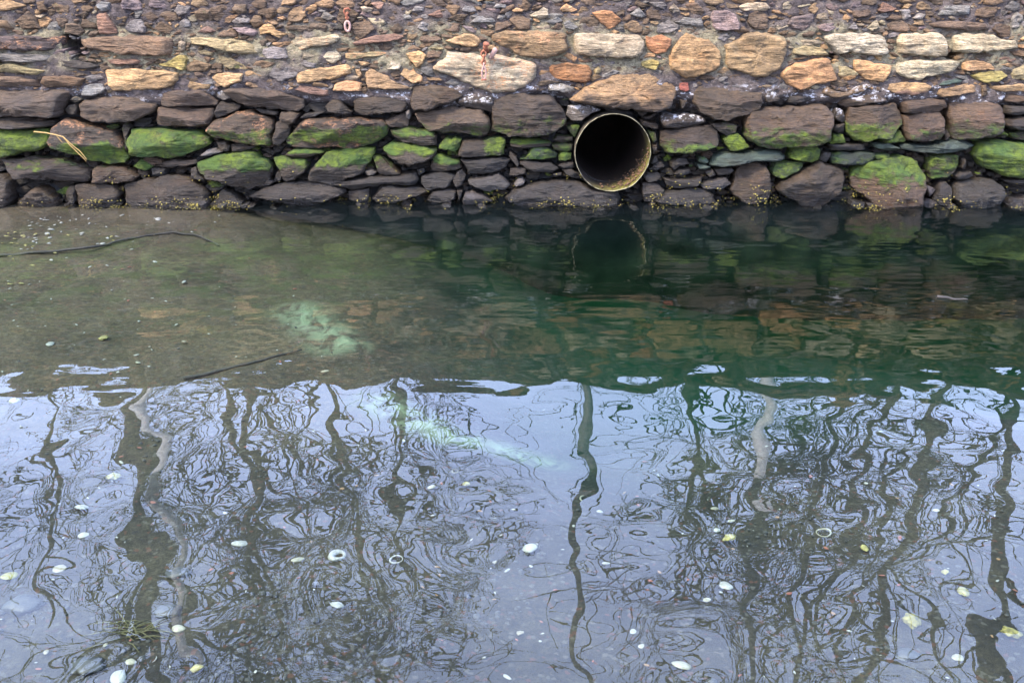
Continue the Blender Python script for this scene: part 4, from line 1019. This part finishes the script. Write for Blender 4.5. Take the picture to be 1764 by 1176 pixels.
chips(22, lambda: (cr_.uniform(0, 560), cr_.uniform(390, 700)), (4, 8), M_RED, 'brick_chip', 'small red chip on the olive silt towards the wall', 'brick chip', 'red chips on the olive silt', 6)
chips(24, lambda: (cr_.uniform(400, 1764), cr_.uniform(780, 1150)), (6, 11), M_ORANGE, 'orange_pebble', 'small orange pebble on the shallow gravel bottom', 'pebble', 'orange pebbles on the gravel', 5)
# gravel
rv, rf = [], []; gr = random.Random(4); IV, IF = ico(1)
for _ in range(6500):
    px, py = gr.uniform(-60, 1824), 1190 - abs(gr.gauss(0, 290))
    if py < 560: continue
    p, t = floor_pt(px, py)
    if gr.random() < float(sstep(-0.26, -0.42, p.z)) or fbm(p.x * 1.9, p.y * 1.9, 21.0, 3) + gr.gauss(0, .12) < 0.0: continue
    s = gr.uniform(0.0025, 0.009) * (1.7 if gr.random() < 0.05 else 1); b_ = len(rv); a, bq = gr.uniform(.7, 1.4), gr.uniform(.7, 1.4)
    rv += [(p.x + q.x * s * a, p.y + q.y * s * bq, p.z + 0.0 + q.z * s * 0.6) for q in IV]; rf += [tuple(i + b_ for i in q) for q in IF]
tag(link_mesh('gravel', rv, rf, M_GREY), 'grey pebbles strewn over the shallow bottom', 'gravel', kind='stuff')
for px, py, wpx, lab in ((290, 1055, 46, 'dark sunken cobble above the tan oval shell at lower left'), (40, 1045, 60, 'dark sunken cobble close to the lower left edge'), (310, 990, 40, 'dark brown sunken cobble at the foot of the left pole reflection'), (150, 1150, 55, 'dark weedy cobble near the lower left corner'), (1560, 1130, 40, 'dark sunken cobble below the big olive shell')):
    p, t = floor_pt(px, py); r = 0.5 * wpx * t / FPX; v, f = lump(r, px * .1, 0.4, 3, 0.5)
    tag(link_mesh('cobble', v, f, M_DARKP, None, p + Vector((0, 0, r * .15))), lab, 'cobble', 'dark cobbles on the bottom')
p, t = floor_pt(225, 1090); v, f = [], []
for k in range(34):
    a = cr_.uniform(-1.2, 1.2); L = cr_.uniform(.05, .14); q = Vector((cr_.gauss(0, .03), cr_.gauss(0, .03), .004)); d = Vector((math.cos(a) * (-1 if k % 3 == 0 else 1), math.sin(a) * .6, .25)).normalized()
    tube(v, f, [q, q + d * L * .5, q + d * L + Vector((0, 0, -.02))], [.0022, .002, .001], 4)
tag(link_mesh('weed_tuft', v, f, M_WEED, None, p), 'tuft of drowned yellow weed on the bottom at lower left', 'weed')

# ------------------------------------------------------------------ lamp posts and bare trees on the bank (seen as reflections)
def refl_base(px, dist):
    """x on the bank for something whose mirror image stands at photo column px, dist metres along +y."""
    d = ray(px, 690); return d[0] / d[1] * dist
def post(px, dist, hgt, r0, r1, m1, m2, split, label):
    x = refl_base(px, dist); o = tag(empty('steel_post', (x, dist, WTOP - 0.06)), label, 'post', 'posts standing on the bank')
    v, f = [], []; tube(v, f, [Vector((0, 0, -0.3)), Vector((0, 0, split * .5)), Vector((0, 0, split))], [r0, r0, r0 * .97], 16); link_mesh('lower_shaft', v, f, m1, o)
    v, f = [], []; tube(v, f, [Vector((0, 0, split)), Vector((0, 0, (split + hgt) / 2)), Vector((0, 0, hgt))], [r0 * .8 if m1 != m2 else r0 * .95, (r0 + r1) / 2 * .85, r1], 14); link_mesh('upper_shaft', v, f, m2, o)
    v, f = [], []; tube(v, f, [Vector((0, 0, hgt)), Vector((0, 0, hgt + .05))], [r1 * 1.2, r1 * .9], 12); link_mesh('cap', v, f, m2, o)
    v, f = [], []; tube(v, f, [Vector((0, 0, 0)), Vector((0, 0, 0.08))], [r0 * 1.7, r0 * 1.6], 16); link_mesh('base_flange', v, f, m1, o)
post(262, 12.5, 6.3, .085, .06, M_POLE, M_POLE, 3.0, 'pale grey post mirrored at left in front of a thick tree trunk')
post(1012, 12.5, 11.5, .085, .045, M_POLED, M_POLED, 3.0, 'dark grey post mirrored in the open sky gap at the middle')
post(1322, 12.5, 11.0, .09, .05, M_POLE, M_POLED, 3.4, 'post mirrored at right, pale below and dark above')

def tree(px, dist, hgt, seed, label, spread=1.0, r0=0.2, lean=0.0, fork=0.45, dens=1.0, reach=1.0):
    rt = random.Random(seed); x = refl_base(px, dist)
    root = tag(empty('bare_tree', (x, dist, WTOP - 0.1)), label, 'tree', 'bare trees on the bank')
    tv, tf, cv, cf = [], [], [], []
    def branch(p, d, r, L, lev):
        n = max(3, int(6 - lev)); pts = [p]; rad = [r]; q = p; dd = d
        for i in range(n):
            dd = (dd + Vector((rt.gauss(0, 1), rt.gauss(0, 1), rt.gauss(0, .6))) * (0.06 + 0.07 * lev) + Vector((0, 0, 0.05 if lev < 3 else -0.02))).normalized()
            q = q + dd * L / n; pts.append(q); rad.append(max(r * (1 - (0.62 if lev else 0.45) * (i + 1) / n), 0.0092))
        if lev <= 2: tube(tv, tf, pts, rad, 9 if lev == 0 else 6, False)
        else: tube(cv, cf, pts, rad, 3, False)
        if lev >= 4: return
        kids = [int(12 * dens), 6, 4, 2][lev]
        for k in range(kids):
            u = fork + (1 - fork) * (k + rt.random()) / kids if lev == 0 else 0.2 + 0.8 * (k + rt.random()) / kids
            fi = u * n; i = min(int(fi), n - 1); pp = pts[i].lerp(pts[i + 1], fi - i); rr = rad[i] + (rad[i + 1] - rad[i]) * (fi - i)
            ax = (pts[i + 1] - pts[i]).normalized(); side = ax.orthogonal().normalized(); side.rotate(Matrix.Rotation(rt.uniform(0, 6.28), 3, ax))
            ang = rt.uniform(0.5, 1.05) * (spread if lev < 2 else 1.0)
            nd = (ax * math.cos(ang) + side * math.sin(ang)).normalized()
            branch(pp, nd, max(rr * rt.uniform(.42, .68), .011), L * (rt.uniform(.26, .44) * reach * (1.15 - 0.45 * u) if lev == 0 else rt.uniform(.42, .66)), lev + 1)
    branch(Vector((0, 0, 0)), Vector((lean, 0, 1)).normalized(), r0, hgt, 0)
    link_mesh('trunk', tv, tf, M_BARK, root); link_mesh('crown', cv, cf, M_BARK, root)
tree(268, 14.0, 12.5, 11, 'thick bare tree directly behind the left post', 1.1, .16, .0, .34)
tree(440, 16.0, 12.5, 12, 'slim bare tree just right of the thick tree at left', 1.15, .075, .05, .1)
tree(530, 15.0, 8.8, 23, 'slim leaning bare tree second right of the thick tree', 1.0, .07, .04, .06, 1.0, .85)
tree(700, 16.5, 7.6, 14, 'low bare tree left of the open sky gap', 1.05, .08, -.05, .06)
tree(352, 17.0, 11.5, 51, 'thin bare tree between the thick tree and the slim one at left', 1.2, .08, .03, .06)
tree(110, 20.0, 10.5, 15, 'distant bare tree at the far left of the bank', 1.2, .08, -.05, .12, .8)
tree(1215, 15.0, 6.6, 36, 'low bushy bare tree just left of the right post', 1.35, .08, .04, .03, 1.2)
tree(1455, 16.0, 12.5, 17, 'tall bare tree right of the right post', 0.95, .08, .07, .06, 1.0, .7)
tree(1550, 14.0, 9.5, 71, 'spreading bare tree between the tall tree and the forked tree', 1.2, .07, .0, .05, 1.0, .85)
tree(1640, 13.0, 13.5, 48, 'forked bare tree with a strong trunk near the right end', 1.2, .1, -.03, .2)
tree(1735, 15.0, 13.5, 19, 'bare tree at the right end of the bank', 1.2, .1, .02, .15)
